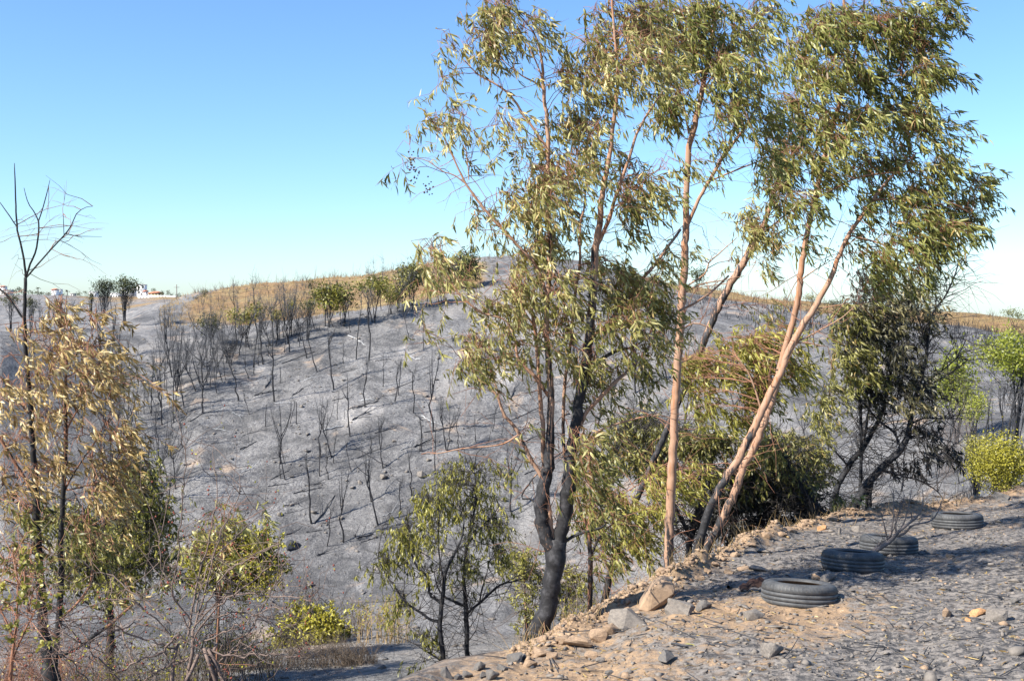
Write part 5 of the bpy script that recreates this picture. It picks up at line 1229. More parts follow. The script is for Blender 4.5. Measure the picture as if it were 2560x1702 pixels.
# ------------------------------------------------------------------ CHARRED TREES on the slope
def charred_variant(seed, kind):
    """unit-high tree; returns (trunk mesh, twig mesh)"""
    r = np.random.default_rng(seed)
    mb, tb = MB(), MB()
    if kind == 'pole':
        t = np.linspace(0, 1, 6)
        X = np.column_stack([np.cumsum(r.normal(0, .012, 6)), np.cumsum(r.normal(0, .012, 6)), t])
        X[0] = (0, 0, -.06); tubes(mb, X, np.array((.036, .032, .03, .028, .027, .02)), 6, char=np.full(6, 1.))
        return mb.mesh('trunk'), None
    hf = r.uniform(.38, .55) if kind == 'fork' else (r.uniform(.28, .5) if kind == 'haze' else r.uniform(.5, .75))
    wide = kind in ('fork', 'haze')
    n = 8
    t = np.linspace(0, 1, n)
    lean = r.normal(0, .07, 2)
    X = np.column_stack([lean[0] * t + np.cumsum(r.normal(0, .013, n)), lean[1] * t + np.cumsum(r.normal(0, .010, n)), t * hf])
    X[0] = (0, 0, -.05)
    R = np.linspace(.0125, .008, n); tubes(mb, X, R, 6, char=np.full(n, 1.))
    nb = int(r.integers(4, 7)) if wide else int(r.integers(2, 4))
    ends = []
    for b in range(nb):
        a = r.uniform(0, 6.28); s0 = X[-1 - (b % 3) if b else -1]
        sp = r.uniform(.08, .30) if kind == 'fork' else r.uniform(.14, .42) if wide else r.uniform(.02, .10)
        e = np.array((X[-1, 0] + math.cos(a) * sp, X[-1, 1] + math.sin(a) * sp, r.uniform(.72, 1.0)))
        q = np.linspace(0, 1, 7)[:, None]
        mid = (s0 + e) / 2 + np.array((math.cos(a), math.sin(a), -.3)) * sp * .35
        B = s0 * (1 - q) ** 2 + 2 * mid * q * (1 - q) + e * q * q + r.normal(0, .006, (7, 3)) * q
        tubes(mb, B, np.linspace(.0068, .0018, 7), 4, char=np.full(7, 1.)); ends.append(B)
    A = np.concatenate([x[2:] for x in ends] + [X[4:]])
    m = {'fork': 90, 'haze': 190, 'slim': 44}[kind]
    p = A[r.integers(0, len(A), m)]
    d = r.normal(0, 1, (m, 3)) * (.7, .7, .4) + (0, 0, .9); d /= np.linalg.norm(d, axis=1, keepdims=True); ln = r.uniform(.05, .22, (m, 1))
    tubes(tb, np.stack([p, p + d * ln * .5 + r.normal(0, .01, (m, 3)), p + d * ln], 1), np.tile((.0022, .0016, .0008) if kind != 'haze' else (.0016, .0012, .0007), (m, 1)), 3, cap=False)
    return mb.mesh('trunk'), tb.mesh('branches')
VAR = {'fork': [], 'slim': [], 'pole': [], 'haze': []}
for kd, n in (('fork', 9), ('slim', 8), ('pole', 4), ('haze', 9)):
    for s in range(n): VAR[kd].append(charred_variant(300 + s * 7 + len(kd), kd))
PROTO = {}
def where(u, v):
    """a landmark near a spot of the slope"""
    for (a, b, r_, t) in ((890, 1045, 55, 'beside the pale ash patch'), (735, 1372, 75, 'above the black root clump'), (1000, 1100, 70, 'left of the long low branch'),
                          (1080, 950, 75, 'below the hanging leaf sprays'), (760, 1330, 90, 'low above the burnt shrub'), (960, 870, 80, 'high in the middle of the slope'),
                          (1230, 1000, 110, 'behind the bare low branches'), (850, 900, 80, 'below the middle of the rim'), (690, 980, 85, 'below the dense charred row'),
                          (900, 1200, 95, 'in the lower middle of the slope'), (640, 1130, 95, 'above the sapling with tan tufts'), (1010, 1180, 90, 'above the left drooping tree'),
                          (1250, 1250, 110, 'left of the forked trunk, low'), (560, 1000, 80, 'on the left of the open slope'), (1600, 1050, 260, 'seen between the big eucalyptus trunks'), (1950, 950, 160, 'in the gap right of the leaning trunks')):
        if abs(u - a) < r_ and abs(v - b) < r_: return t
    return 'on the upper slope' if v < 1000 else ('on the middle slope' if v < 1200 else 'on the lower slope')

def charred_label(u, v, hpx, kd, zone, du):
    lean = 'leaning left' if du < -7 else ('leaning right' if du > 7 else 'upright')
    size = 'tall' if hpx > 150 else ('short' if hpx < 85 else 'mid-height')
    form = {'fork': 'many-twigged', 'haze': 'hazy-crowned', 'slim': 'slim', 'pole': 'snapped'}[kd]
    if zone is LD: return f'{size} snapped charred stump {where(u, v)}'
    if zone is LA: return f'{size} {form} {lean} charred tree {where(u, v)}'
    if zone is LB:
        p = next(t for a, t in ((480, 'at the left end of the rim'), (540, 'below the dark green rim tree'), (590, 'left of the yellow-green treetop'), (650, 'right of the yellow-green treetop'), (720, 'below the small faint treetop'),
            (770, 'below the small yellow tuft'), (830, 'below the yellow-green rim crown'), (890, 'right of the yellow-green rim crown'), (960, 'below the flat green rim crown'), (1040, 'below the rounded rim tree'), (9999, 'at the right end of the rim')) if u < a)
        q = v - (985 - (u - 425) * .40 if u < 740 else 838 - (u - 700) * .20)
        return f'{size} {form} {lean} black tree in the {"back" if q < -38 else "front" if q > -2 else "middle"} row {p}'
    if zone is LC:
        p = 'behind the tan leaves' if u < 240 else ('just right of the tan leaves' if u < 340 else 'towards the open slope')
        q = 'high' if v < 960 else ('halfway down' if v < 1110 else 'low')
        return f'{size} {form} {lean} charred tree {q} in the hollow {p}'
    p = 'beneath the broad green tree' if u > 2470 else ('beneath the slender light green tree' if u > 2380 else 'left of the yellow-green bush')
    return f'{size} {lean} thin charred trunk {p}'

def zone_a(group): return group == LA[1]

def charred(u, v, top, kd, lab, group, ymin=35, du=0.0):
    g = ground_hit(u, v, ymin); hm = (v - top) * g[1] / F
    i = random.randrange(len(VAR[kd])); key = (kd, i)
    if key not in PROTO:
        tk, br = VAR[kd][i]
        tk.materials.append(M['bark_char'])
        root = thing('charred_tree' if kd != 'pole' else 'charred_stump', lab, 'tree' if kd != 'pole' else 'stump', (0, 0, 0), group)
        link('trunk', tk, None, root)
        if br: br.materials.append(M['burnt_twig']); link('branches', br, None, root, kind='stuff')
        PROTO[key] = root; o = root
    else:
        o = copy_tree(PROTO[key])
    if len(lab.split()) > 16: lab = lab.replace('upright ', '')
    for w_ in ('mid-height ', 'tall ', 'short '):
        if len(lab.split()) > 16: lab = lab.replace(w_, '')
    o['label'] = lab; o['group'] = group
    o.location = (g[0], g[1], g[2] - .02); th = .9 if kd != 'pole' else (.5 if hm > 1.5 else .8)
    th *= 1.05 if zone_a(group) else .8; hm *= 1.0 if kd == 'pole' else 1.12
    o.scale = (hm * th, hm * th, hm)
    o.rotation_euler = (0, math.atan2(du, v - top), random.uniform(0, 6.28) if not du else 0)
    return o
LA = ('bare charred tree standing alone on the open ash slope', 'charred trees on the open ash slope')
LB = ('slender black tree in the dense row at the upper rim of the ash slope', 'charred trees crowding the upper rim of the ash slope')
LC = ('thin faint charred tree in the hollow at the left of the ash slope', 'thin charred trees in the left hollow')
LD = ('short snapped charred stump on the ash slope', 'snapped charred stumps on the ash slope')
LE = ('thin charred trunk under the green tree on the right slope', 'thin charred trunks on the right slope')
c3 = lambda x, y: (600 + x / 2.851, 600 + y / 2.851)
c4 = lambda x, y: (700 + x / 2.405, 1050 + y / 2.405)
c6 = lambda x, y: (x / 3.92, 650 + y / 3.92)
LIST = []
for fn, L in ((c3, ((480,850,480,430,'fork'),(550,945,480,580,'slim'),(670,1075,650,600,'fork'),(825,860,820,420,'slim'),(915,860,880,320,'fork'),(245,1155,240,650,'slim'),(290,1020,285,900,'pole'),(165,890,150,500,'fork'),
   (60,990,20,760,'fork'),(100,960,100,700,'slim'),(735,885,740,680,'slim'),(645,920,640,740,'slim'),(70,1245,60,1060,'slim'),(182,1335,185,1175,'pole'),(400,1320,400,1160,'pole'),(285,1600,235,1160,'fork'),(320,1590,330,1390,'slim'),
   (570,1550,590,1150,'fork'),(660,1560,660,1110,'fork'),(785,1400,770,980,'fork'),(890,1200,890,840,'fork'),(1020,1050,1020,820,'slim'),(1130,1105,1150,810,'fork'),(1100,1155,1105,830,'slim'),(1205,695,1170,420,'fork'),(1305,780,1305,500,'slim'),
   (1375,1370,1370,800,'fork'),(1230,1235,1200,880,'slim'),(1300,1515,1280,1220,'slim'),(1475,1505,1510,1100,'fork'),(1285,1515,1285,1415,'pole'),(1555,1485,1540,1220,'slim'),(1680,1440,1670,1240,'pole'),(1795,1365,1810,1150,'slim'),
   (1860,1395,1870,1220,'slim'),(1640,1110,1645,980,'slim'),(1490,1030,1490,920,'pole'),(745,1275,745,1200,'pole'),(690,1280,690,1080,'slim'),(355,1310,355,1120,'slim'),(1000,1500,990,1250,'fork'),(940,1520,920,1280,'fork'),(790,660,790,430,'slim'),(720,610,720,400,'slim'),(970,560,960,400,'fork'),(920,700,925,480,'slim'),(1880,1050,1870,960,'slim'))),
  (c4, ((35,360,45,80,'fork'),(5,360,0,150,'slim'),(192,625,150,130,'fork'),(240,340,235,90,'fork'),(290,365,280,140,'slim'),(430,320,400,100,'slim'),(320,260,310,60,'slim'),(550,495,530,150,'fork'),(595,635,600,180,'fork'),(620,300,610,-20,'fork'),
   (280,765,290,480,'slim'),(380,740,375,300,'fork'),(790,460,775,130,'slim'),(710,600,700,320,'slim'),(855,195,850,0,'slim'),(935,335,940,30,'fork'),(1000,185,1010,-80,'fork'),(1175,130,1170,0,'slim'),(1425,480,1430,330,'pole'),(1390,560,1385,100,'fork'),(840,195,842,115,'pole'),(640,660,650,520,'slim'))),
  (c6, ((1980,1495,1900,850,'fork'),(1735,1485,1710,830,'fork'),(1640,1330,1610,980,'slim'),(1490,1530,1390,1200,'fork'),(1560,1530,1500,1180,'fork'),(1195,1090,1180,760,'slim'),(1270,1080,1260,660,'slim'),(1095,850,1110,620,'slim'),(1125,900,1130,680,'slim'),(2125,1310,2100,980,'slim'),
   (2180,1200,2110,880,'slim'),(2055,1250,2040,980,'slim'),(2210,1185,2190,930,'slim'),(2340,1380,2230,830,'fork'),(2075,1140,2060,900,'slim'),(2000,1060,1990,800,'slim'),(1780,1220,1740,900,'fork'),(1690,1250,1600,1100,'slim'),(1350,1370,1340,1150,'slim'),(1100,1400,1095,1200,'slim')))):
    for (x, y, tx, ty, kd) in L:
        (u, v), (tu, tv) = fn(x, y), fn(tx, ty)
        LIST.append((u, v, tv, kd, (LD if kd == 'pole' else (LC if u < 460 else (LB if v < 905 else LA))), tu - u))
for i in range(38):                                          # the dense row along the rim
    u = random.uniform(425, 775); v = 985 - (u - 425) * .40 + random.uniform(-75, 22)
    LIST.append((u, v, v - random.uniform(80, 165), random.choice(('haze', 'haze', 'slim')), LB, random.uniform(-10, 6)))
for i in range(24):
    u = random.uniform(700, 1180); v = 838 - (u - 700) * .20 + random.uniform(-22, 14)
    LIST.append((u, v, v - random.uniform(60, 130), random.choice(('haze', 'haze', 'fork')), LB, random.uniform(-10, 6)))
for i in range(48):                                          # the hollow on the left
    u = random.uniform(250, 480); v = random.uniform(880, 1260)
    LIST.append((u, v, v - random.uniform(70, 190), random.choice(('haze', 'fork', 'slim')), LC, random.uniform(-14, 8)))
for i in range(14):
    u = random.uniform(0, 200); v = random.uniform(815, 850)
    LIST.append((u, v, v - random.uniform(60, 110), 'slim', LC, random.uniform(-8, 8)))
for i in range(22):
    u = random.uniform(1420, 2080); v = random.uniform(880, 1180)
    LIST.append((u, v, v - random.uniform(90, 200), random.choice(('fork', 'slim')), LA, random.uniform(-8, 8)))
for u, v, t in ((2440,1110,950),(2462,1125,960),(2480,1140,985),(2500,1090,955),(2515,1120,940),(2530,1140,960),(2548,1100,950),(2425,1090,980),(2470,1080,960),(2555,1130,985),(2350,1160,1010),(2325,1190,1060),(2370,1180,1040),(2250,1230,1080),(2400,1210,1090)):
    LIST.append((u, v, t, 'slim', LE, random.uniform(-8, 8)))
LIST = [(a[0], a[1], a[2], 'slim' if a[3] == 'fork' and i % 3 else a[3], *a[4:]) for i, a in enumerate(LIST)]
for a in LIST: charred(a[0], a[1], a[2], a[3], charred_label(a[0], a[1], a[1] - a[2], a[3], a[4], a[5]), a[4][1], 26 if a[4] is LE else 35, a[5])

# fallen trunks and branches on the ash
def log(u1, v1, u2, v2, r, m, lab, grp, ymin=40):
    a, b = ground_hit(u1, v1, ymin), ground_hit(u2, v2, ymin)
    t = np.linspace(0, 1, 8)[:, None]; X = a * (1 - t) + b * t; X[:, 2] = terrain(X[:, 0], X[:, 1]) + r * .8
    X[1:-1] += RNG.normal(0, r * .6, (6, 3)); mb = MB(); tubes(mb, X, np.linspace(r, r * .45, 8), 5)
    for k in range(3):
        p = X[2 + k * 2]; d = RNG.normal(0, 1, 3) * (.6, .6, .3) + (b - a) / np.linalg.norm(b - a) * .8 + (0, 0, .3); ln = RNG.uniform(.4, 1.2)
        tubes(mb, np.stack([p, p + d * ln * .5, p + d * ln]), np.array((r * .4, r * .3, r * .12)), 4)
    o = link('fallen_branch', mb.mesh('fallen_branch', a), M[m], None, loc=tuple(a), label=lab, category='branch'); o['group'] = grp
FL = ('fallen blackened branch lying on the ash slope', 'fallen black branches on the ash slope')
FW = ('fallen branch burnt to white ash on the slope', 'white burnt branches on the ash slope')
for x1, y1, x2, y2 in ((375,1115,450,1065),(100,1115,260,1075),(1240,1235,1300,1290),(1240,1480,1370,1420),(0,1500,120,1440),(180,1060,240,990),(1930,1140,1960,1060),(1510,700,1525,750),(800,1290,900,1230)):
    q = c3(x1, y1); log(*q, *c3(x2, y2), .045, 'charcoal', 'thick fallen blackened trunk ' + where(*q), FL[1])
for x1, y1, x2, y2 in ((205,625,330,460),(640,280,460,180),(460,720,560,690),(0,715,90,680),(480,730,440,700),(225,820,270,800)):
    q = c4(x1, y1); log(*q, *c4(x2, y2), .045, 'charcoal', 'thick fallen blackened branch ' + where(*q), FL[1])
for i in range(64):  # thin fallen sticks that also stand in for diagonal shadow streaks
    u, v = random.uniform(300, 1350), random.uniform(880, 1420); s = random.uniform(25, 90)
    log(u, v, u + s, v - s * random.uniform(.1, .5), random.uniform(.012, .035), 'charcoal', ('thin' if s < 48 else 'long thin') + ' black streak of branch and shadow ' + where(u, v), FL[1])
for x1, y1, x2, y2 in ((770,690,900,755),(1190,830,1290,860),(600,1360,740,1330),(840,1150,960,1150),(1290,1260,1400,1310)):
    q = c3(x1, y1); log(*q, *c3(x2, y2), .05, 'ash_wood', 'long branch burnt to white ash ' + where(*q), FW[1])
for i in range(10):
    u, v = random.uniform(480, 1350), random.uniform(880, 1420); s = random.uniform(20, 50)
    log(u, v, u + s, v - s * random.uniform(-.3, .5), .03, 'ash_wood', 'short branch burnt to white ash ' + where(u, v), FW[1])
def burnt_stump():
    g = ground_hit(730, 1372, 40)
    for k in range(1):
        o = link('burnt_root', rock_mesh(77, 16), M['charcoal'], None, loc=(g[0], g[1], g[2] + .1), label='black burnt root clump on the ash slope above the burnt shrub', category='stump'); o.scale = (.42, .4, .35)
burnt_stump()
for (u, v, a, b) in ((1072,1152,14,8),(1108,1158,10,6),(985,1105,12,6),(900,1210,12,10),(960,1195,20,12),(1055,1190,26,16),(730,1195,12,8),(850,1300,14,8),(1290,1150,14,8),(700,1290,14,10)):
    rock(u, v, a, b, 'rock_grey', 'grey boulder lying on the ash slope', 'boulders on the ash slope', ymin=40)

# ------------------------------------------------------------------ trees at middle distance and beyond
def far_tree(name, label, u, v, ru, rv, base_v, kind, tint=.5, n=420, group=None, stems=4, ymin=60, lsz=1.0, y=None, clump=9, cat='tree', bare=0, trunk_m='bark_char'):
    """crown ellipse (u, v, ru, rv) in the photograph, foot at row base_v"""
    g = ground_hit(u, base_v, ymin) if y is None else None
    if g is None:
        p = P(u, base_v, y); g = np.array((p[0], y, H(p[0], y)))
    yy = g[1]; px = yy / F
    root = thing(name, label, cat, tuple(g), group)
    c = P(u, v, yy) - g; a, b = ru * px, rv * px
    mb, tb = MB(), MB()
    C = []
    for k in range(clump):
        d = RNG.normal(0, 1, 3); d /= np.linalg.norm(d); d *= RNG.uniform(.35, .95)
        C.append(c + d * (a * .85, a * .85, b * .85))
    C = np.array(C); cs = .42 * np.array((a, a, b))
    for k in range(stems):
        s = RNG.normal(0, .10, 3) * a * (1, 1, 0); e = C[k % len(C)]
        t = np.linspace(0, 1, 7)[:, None]; m = s * .45 + e * .55; m[:2] = s[:2] * .8 + e[:2] * .25
        B = s * (1 - t) ** 2 + 2 * m * t * (1 - t) + e * t * t; B[0, 2] = -.1
        r0 = .012 * (c[2] + b) ; tubes(mb, B, np.linspace(r0, r0 * .3, 7), 6, char=np.full(7, .9))
    if bare:
        p = C[RNG.integers(0, len(C), bare)] * RNG.uniform(.35, .8, (bare, 1)); q = C[RNG.integers(0, len(C), bare)] + RNG.normal(0, 1, (bare, 3)) * cs
        tubes(mb, np.stack([p, (p + q) / 2 + RNG.normal(0, .06, (bare, 3)) * a, q], 1), np.tile((.009, .006, .003), (bare, 1)) * max(1., yy / 90), 3, cap=False, char=np.ones((bare, 3)))
    link('trunk', mb.mesh('trunk'), M[trunk_m], root)
    if n:
        i = RNG.integers(0, len(C), n); p = C[i] + RNG.normal(0, .6, (n, 3)) * cs
        s = .055 * (a + b) * lsz
        tt = np.clip(tint + RNG.normal(0, .13, len(C))[i] + RNG.normal(0, .10, n), .01, .99)
        blades(tb, p, RNG.normal(0, 1, (n, 3)) - (0, 0, .3), RNG.normal(0, 1, (n, 3)) + (-.3, -.4, .5), s * RNG.uniform(.7, 1.5, n) * 1.6, s * RNG.uniform(.6, 1.1, n), RNG.normal(.1, .3, n), tt, simple=True)
        link('crown', tb.mesh('crown'), M[kind], root, kind='stuff')
    return root
GR = 'green-topped trees with charred stems along the rim'
for (u, v, ru, rv, bv, k, t, n, lab) in (
  (822,742,38,30,818,'leaf_green',.52,520,'yellow-green tree crown rising over charred stems, left of the rim group'),(862,738,30,26,812,'leaf_far',.5,280,'thin-crowned tree right next to the yellow-green one on the rim'),
  (935,712,36,22,805,'leaf_green',.5,420,'tree with flat green top and black stems in the middle of the rim'),(1034,690,34,32,772,'leaf_green',.5,560,'full rounded green tree left of the foreground eucalyptus branch'),
  (728,761,16,15,842,'leaf_yellow',.35,160,'small yellow tuft of a tree above the dense charred row'),(770,762,20,14,850,'leaf_far',.45,200,'dark-tufted tree beside the small yellow tuft on the rim'),
  (978,735,24,20,785,'leaf_green',.62,240,'light green sapling in front of the dry grass on the rim'),(1158,668,34,36,722,'leaf_far',.35,560,'round dark green tree just right of the foreground eucalyptus branch'),
  (613,782,34,22,870,'leaf_yellow',.35,380,'yellow-green treetop over the left end of the charred row'),(696,785,18,16,850,'leaf_yellow',.35,160,'small faint yellow treetop right of the yellow-green treetop'),
  (528,806,24,20,862,'leaf_far',.4,320,'dark green tree at the left end of the charred row'),(996,722,22,24,772,'leaf_far',.55,200,'olive bush on the dry grass beside the rounded green tree'),
  (575,850,40,30,910,'leaf_far',.5,0,'hazy bare crown in the charred row under the yellow treetop')):
    far_tree('rim_tree', lab, u, v, ru * 1.3, rv * 1.25, bv, k, t, int(n * 2.2), GR, bare=160 if n == 0 else 60, clump=13)
for (u, v, ru, rv, bv, k, t, n, lab) in (
  (775,708,16,14,722,'leaf_far',.25,260,'dark bush on the skyline above the rim group'),(511,731,14,12,744,'leaf_far',.4,260,'brown-green bush at the left end of the skyline ridge'),
  (1742,688,26,26,728,'leaf_far',.35,520,'dark round tree on the skyline behind the straight pale trunk'),(2030,742,28,10,756,'leaf_green',.45,240,'flat green bush on the skyline between the leaning trunks'),
  (2085,758,30,12,775,'leaf_far',.3,240,'dark bush on the skyline under the leaning trunk'),(490,742,10,8,750,'leaf_far',.3,120,'small dark bush left end of the skyline')):
    far_tree('skyline_bush', lab, u, v, ru, rv, bv, k, t, n, 'bushes on the skyline', stems=3, cat='bush', bare=20)
for (u, v, ru, rv, bv, lab, st) in ((262,716,30,26,813,'sparse grey-green scorched tree, left of the pair on the shoulder',6),(313,718,36,28,815,'sparse grey-green scorched tree, right of the pair on the shoulder',6)):
    far_tree('scorched_tree', lab, u, v, ru, rv, bv, 'leaf_far', .22, 1000, 'pair of scorched trees on the left shoulder', stems=st, bare=150, lsz=.85, clump=14)
for (u, v, ru, rv, bv, lab) in ((28,748,30,14,828,'umbrella-topped dark tree at the far left edge'),(78,760,18,22,830,'dark tree behind the bare leading twig'),(145,757,16,12,818,'small olive tree between the bare twig and the pair'),(228,742,10,18,812,'thin half-bare tree just left of the pair on the shoulder')):
    far_tree('scorched_tree', lab, u, v, ru, rv, bv, 'leaf_far', .4, 520, 'scorched trees on the left shoulder', stems=3, bare=40)
# right hand side
far_tree('green_tree', 'light green slender tree right of the dark scorched tree', 2390, 950, 74, 84, 1110, 'leaf_bright', .5, 3200, None, 4, 25, .55, clump=16, bare=60)
far_tree('green_tree', 'light green drooping bush-like crown under the slender light green tree', 2430, 1010, 46, 56, 1120, 'leaf_bright', .5, 1500, None, 3, 25, .6, clump=10, bare=30)
far_tree('green_tree', 'broad green tree with black stems at the right edge of the photo', 2535, 893, 88, 64, 1130, 'leaf_bright', .5, 5200, None, 6, 25, .55, clump=20, bare=80)
far_tree('pine_tree', 'grey-green round pine on the right skyline', 2532, 785, 34, 20, 822, 'leaf_far', .6, 700, None, 4, 60, .7, clump=12)
far_tree('shrub', 'large rounded yellow-green bush behind the farthest tyre', 2500, 1165, 92, 76, 1250, 'leaf_yellow', .45, 9000, None, 6, 20, .42, y=21.5, clump=34, cat='bush', bare=60)
far_tree('shrub', 'small yellow-green bush leaning against the left of the large yellow-green one', 2440, 1110, 34, 36, 1230, 'leaf_yellow', .42, 1500, None, 4, 20, .5, y=23, clump=10, cat='bush', bare=60)
wiry('burnt_shrub', 'pale grey bare shrub left of the large yellow-green bush', 'shrub', 2415, 1245, 19, 140, 80, 70, 'twig_grey', r=.005)
wiry('burnt_shrub', 'thin bare grey shrub behind the dead branch', 'shrub', 2330, 1290, 17.5, 130, 120, 40, 'twig_grey', r=.004)
wiry('burnt_shrub', 'tall feathery bare shrub with reddish twigs against the sky at the right', 'shrub', 2385, 900, 40, 290, 130, 46, 'twig_grey', r=.007)

# dry grass and dead scrub on the unburnt slope and the skyline
def tufts(name, n, u0, u1, c0, c1, h, m, lab, blades_n=4, leafkind=None):
    u = RNG.uniform(u0, u1, n); cr = RNG.uniform(c0, c1, n)
    ys = np.interp(u, TU, TY[:, 7]); yc = np.interp(u, TU, TY[:, 8]); y = ys + (yc - ys) * cr
    x = (u - 1280) / F * y; z = terrain(x, y)
    hh = h * RNG.lognormal(0, .38, n)
    mb = MB()
    for k in range(blades_n):
        b = np.column_stack([x, y, z]) + RNG.normal(0, .12, (n, 3)) * (1, 1, 0)
        d = RNG.normal(0, .32, (n, 3)) + (0, 0, 1)
        tubes(mb, np.stack([b, b + d * hh[:, None] * .55, b + d * hh[:, None] + RNG.normal(0, .12, (n, 3)) * hh[:, None]], 1), np.tile((.022, .016, .006), (n, 1)), 3, cap=False)
    link(name, mb.mesh(name), M[m], kind='stuff', label=lab)
tufts('dry_grass', 1800, 400, 1160, .05, 1.01, .22, 'stalk', 'dry yellow grass on the unburnt slope', 3)
tufts('dry_scrub', 260, 400, 1400, .0, 1.03, .38, 'scrub', 'dead brown scrub on the unburnt slope', 5)
tufts('dry_grass', 1200, 1700, 2700, .45, 1.02, .24, 'stalk', 'dry yellow grass on the right crest', 3)
tufts('skyline_scrub', 170, 480, 1320, .97, 1.03, .75, 'scrub', 'thin dead scrub standing along the skyline', 4)
tufts('skyline_scrub', 120, 1650, 2500, .95, 1.03, .5, 'scrub', 'thin dead scrub along the right skyline', 4)
tufts('burnt_scrub', 60, 420, 820, -.06, .12, .6, 'charcoal', 'burnt scrub stems along the rim of the ash slope', 4)
tufts('burnt_scrub', 300, 1700, 2560, .0, .45, .5, 'charcoal', 'burnt scrub stems on the dark band of the right slope', 4)

# ------------------------------------------------------------------ TOWN on the far hill
M['white_wall'] = plain('white_wall', (.80, .79, .77), .8, .04, 1.0)
M['cream_wall'] = plain('cream_wall', (.72, .62, .38), .8, .05, 1.0)
M['roof_tile'] = plain('roof_tile', (.42, .17, .10), .85, .2, 3.0)
M['pane'] = plain('window_pane', (.05, .06, .07), .25, .2, 1.0, .5)
M['grey_wall'] = plain('grey_wall', (.5, .47, .42), .85, .1, 1.0)
M['blue_paint'] = plain('blue_paint', (.08, .2, .45), .4, .05)
M['white_paint'] = plain('white_paint', (.75, .75, .75), .4, .03)
def box(mb, c, s):
    v = np.array([(a, b, d) for a in (-.5, .5) for b in (-.5, .5) for d in (0, 1)]) * s + c
    mb.add(v, None, [(0, 1, 3, 2), (4, 6, 7, 5), (0, 4, 5, 1), (2, 3, 7, 6), (0, 2, 6, 4), (1, 5, 7, 3)])
def house(u0, u1, vt, vb, y, wall, label, roof=None, floors=2, win=3, name='house', terrace=False):
    a, b = P(u0, vb, y), P(u1, vt, y); wdt, hgt = b[0] - a[0], b[2] - a[2]; cx = (a[0] + b[0]) / 2
    zb = a[2]; dep = wdt * .8
    root = thing(name, label, 'house', (cx, y + dep / 2, zb), 'houses of the far town')
    hb = hgt * (.72 if roof == 'hip' else 1.0)
    lo = min(0, H(cx, y) - zb) - 2
    mb = MB(); box(mb, (0, 0, lo), (wdt, dep, hb - lo)); link('wall', mb.mesh('wall', smooth=False), M[wall], root)
    mb = MB()
    if roof == 'hip':
        e = .5; w2, d2 = wdt / 2 + e, dep / 2 + e
        mb.add([(-w2, -d2, hb), (w2, -d2, hb), (w2, d2, hb), (-w2, d2, hb), (-w2 * .35, 0, hgt), (w2 * .35, 0, hgt)], [(0, 4, 3), (1, 2, 5)], [(0, 1, 5, 4), (2, 3, 4, 5), (0, 3, 2, 1)])
        link('roof', mb.mesh('roof', smooth=False), M['roof_tile'], root)
    else:
        box(mb, (0, 0, hb + .003), (wdt + .5, dep + .5, .35)); link('roof', mb.mesh('roof', smooth=False), M[wall], root)
    fh = hb / floors
    for f in range(floors):
        for k in range(win):
            m2 = MB(); x = -wdt / 2 + wdt * (k + .5) / win
            box(m2, (x, -dep / 2 - .02, f * fh + fh * .32), (min(1.6, wdt / win * .45), .08, fh * .42)); link('window', m2.mesh('window', smooth=False), M['pane'], root)
    return root
house(342, 362, 712, 737, 760, 'white_wall', 'white flat-roofed two-storey house, tallest of the far town', None, 2, 2)
house(357, 368, 725, 737, 752, 'white_wall', 'low white house with red roof attached to the tall white house', 'hip', 1, 2)
house(370, 402, 728, 745, 740, 'cream_wall', 'pale yellow house right of the tall white house', 'hip', 2, 4)
house(128, 143, 721, 732, 800, 'white_wall', 'small white house with reddish roof on the left skyline', 'hip', 2, 2)
house(142, 153, 724, 733, 805, 'white_wall', 'small flat white house joined to the reddish-roofed one on the left skyline', None, 1, 2)
house(222, 241, 730, 746, 770, 'white_wall', 'white house half hidden by the left scorched tree of the pair', None, 1, 3)
house(275, 300, 733, 750, 770, 'white_wall', 'long white house behind the pair of scorched trees', None, 1, 4)
house(302, 338, 722, 738, 775, 'white_wall', 'white house partly hidden behind the right scorched tree of the pair', None, 1, 3)
house(-6, 23, 726, 739, 760, 'grey_wall', 'wide beige house at the very left edge of the town', None, 1, 4)
house(0, 13, 714, 722, 830, 'white_wall', 'pale house on the hilltop at the far left edge', 'hip', 1, 2)
house(175, 187, 734, 742, 790, 'grey_wall', 'small pale house between the town trees', None, 1, 2)
def wall():
    a, b = P(345, 755, 700), P(440, 753, 700); mb = MB(); n = 12
    for i in range(n):
        t = (i + .5) / n; x = a[0] + (b[0] - a[0]) * t; box(mb, (x, 700, H(x, 700) - 1), ((b[0] - a[0]) / n * .98, .4, 2.6))
    o = link('garden_wall', mb.mesh('garden_wall', smooth=False), M['white_wall'], None, label='long low white wall below the pale yellow house', category='wall')
wall()
def car(u, v, y, paint, lab):
    p = P(u, v, y); z = H(p[0], y); root = thing('parked_car', lab, 'car', (p[0], y, z), 'vehicles parked in the far town')
    mb = MB(); box(mb, (0, 0, .35), (4.2, 1.8, .65)); link('body', mb.mesh('body', smooth=False), M[paint], root)
    mb = MB(); mb.add([(-1.6, -.8, 1.0), (1.3, -.8, 1.0), (1.3, .8, 1.0), (-1.6, .8, 1.0), (-1.2, -.7, 1.6), (.7, -.7, 1.6), (.7, .7, 1.6), (-1.2, .7, 1.6)], None, [(0, 1, 5, 4), (1, 2, 6, 5), (2, 3, 7, 6), (3, 0, 4, 7), (4, 5, 6, 7)]); link('cabin', mb.mesh('cabin', smooth=False), M['pane'], root)
    for x in (-1.3, 1.3):
        for s in (-.85, .85):
            mb = MB(); tubes(mb, np.array([(x, s - .1, .33), (x, s, .33), (x, s + .1, .33)]), np.array((.33, .33, .33)), 12); link('wheel', mb.mesh('wheel'), M['rubber'], root)
car(179, 747, 720, 'blue_paint', 'blue car parked left of a white one below the far town')
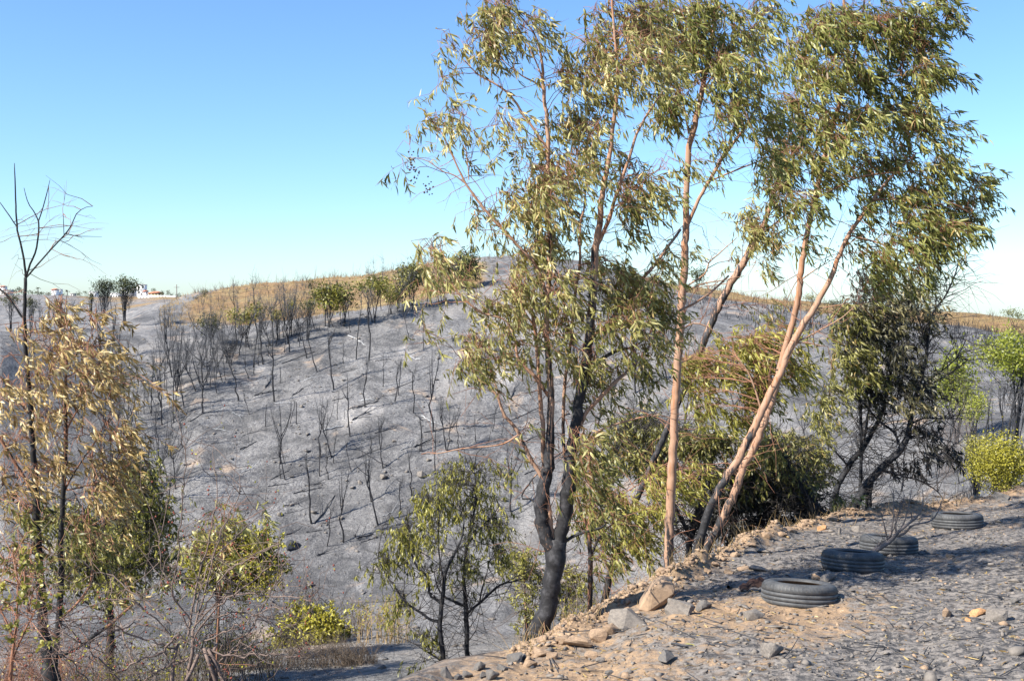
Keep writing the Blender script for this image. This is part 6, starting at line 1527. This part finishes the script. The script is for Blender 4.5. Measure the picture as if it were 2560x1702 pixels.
car(187, 746, 722, 'white_paint', 'white car parked beside the blue one below the far town')
car(447, 749, 600, 'white_paint', 'white car at the right end of the far town')
for (u, v, ru, rv, lab) in ((384,725,8,5,'dark tree behind the pale yellow house'),(403,732,7,6,'dark tree at the right end of the pale yellow house'),(420,732,8,8,'round tree third from the right end of the far town'),(431,736,6,7,'round tree second from the right end of the far town'),(449,738,9,8,'dark round tree at the right end of the far town'),
   (199,734,11,7,'dark green tree right of the parked cars'),(213,731,8,5,'flat-topped tree behind the dark green one'),(330,726,9,6,'dark tree against the tall white house')):
    far_tree('town_tree', lab, u, v, ru, rv, v + rv + 3, 'leaf_far', .35, 130, 'trees of the far town', 2, y=735, clump=6, lsz=1.6)
for i, (u, v, ru, rv) in enumerate(((20,728,16,7),(45,725,18,8),(70,730,14,6),(90,733,12,6),(108,733,12,5),(122,735,10,4),(140,740,10,4),(160,738,10,4),(232,745,12,4),(250,742,12,5),(205,742,14,3))):
    far_tree('town_tree', 'dark green tree in the wood on the left skyline hill' if u < 130 else 'low green tree among the houses of the far town', u, v, ru, rv, v + rv + 2, 'leaf_far', .22, 120, 'wood on the left skyline hill' if u < 130 else 'low trees among the far houses', 2, y=780, clump=7, lsz=1.7)
def palm(u, v, y, lab):
    p = P(u, v + 12, y); z = H(p[0], y); top = P(u, v, y)[2] - z; root = thing('palm_tree', lab, 'palm', (p[0], y, z), 'palms of the far town')
    mb = MB(); tubes(mb, np.array([(0, 0, -.3), (.1, 0, top * .5), (0, 0, top)]), np.array((.35, .28, .25)), 6, char=np.full(3, .6)); link('trunk', mb.mesh('trunk'), M['bark_brown'], root)
    mb = MB(); n = 16; a = np.arange(n) * 2.4
    d = np.column_stack([np.cos(a), np.sin(a), RNG.uniform(-.4, .8, n)]); blades(mb, np.tile((0, 0, top), (n, 1)), d, np.tile((0, 0, 1.), (n, 1)), np.full(n, 2.8), np.full(n, .8), np.full(n, .5), np.full(n, .25)); link('crown', mb.mesh('crown'), M['leaf_far'], root)
palm(95, 722, 790, 'left palm on the left skyline'); palm(168, 730, 770, 'right palm beside the small pale house')
def pole(u, v0, v1, y, lab):
    p = P(u, v1, y); hm = (v1 - v0) * y / F; z = H(p[0], y); root = thing('utility_pole', lab, 'pole', (p[0], y, z))
    hm = P(u, v0, y)[2] - z
    mb = MB(); tubes(mb, np.array([(0, 0, -.5), (0, 0, hm * .5), (0, 0, hm)]), np.array((.18, .16, .14)), 6); link('post', mb.mesh('post'), M['twig_grey'], root)
    mb = MB(); box(mb, (0, -.16, hm - 1.2), (2.2, .12, .14)); link('crossarm', mb.mesh('crossarm', smooth=False), M['twig_grey'], root)
pole(442, 711, 745, 420, 'thin utility pole rising beyond the left end of the ridge')
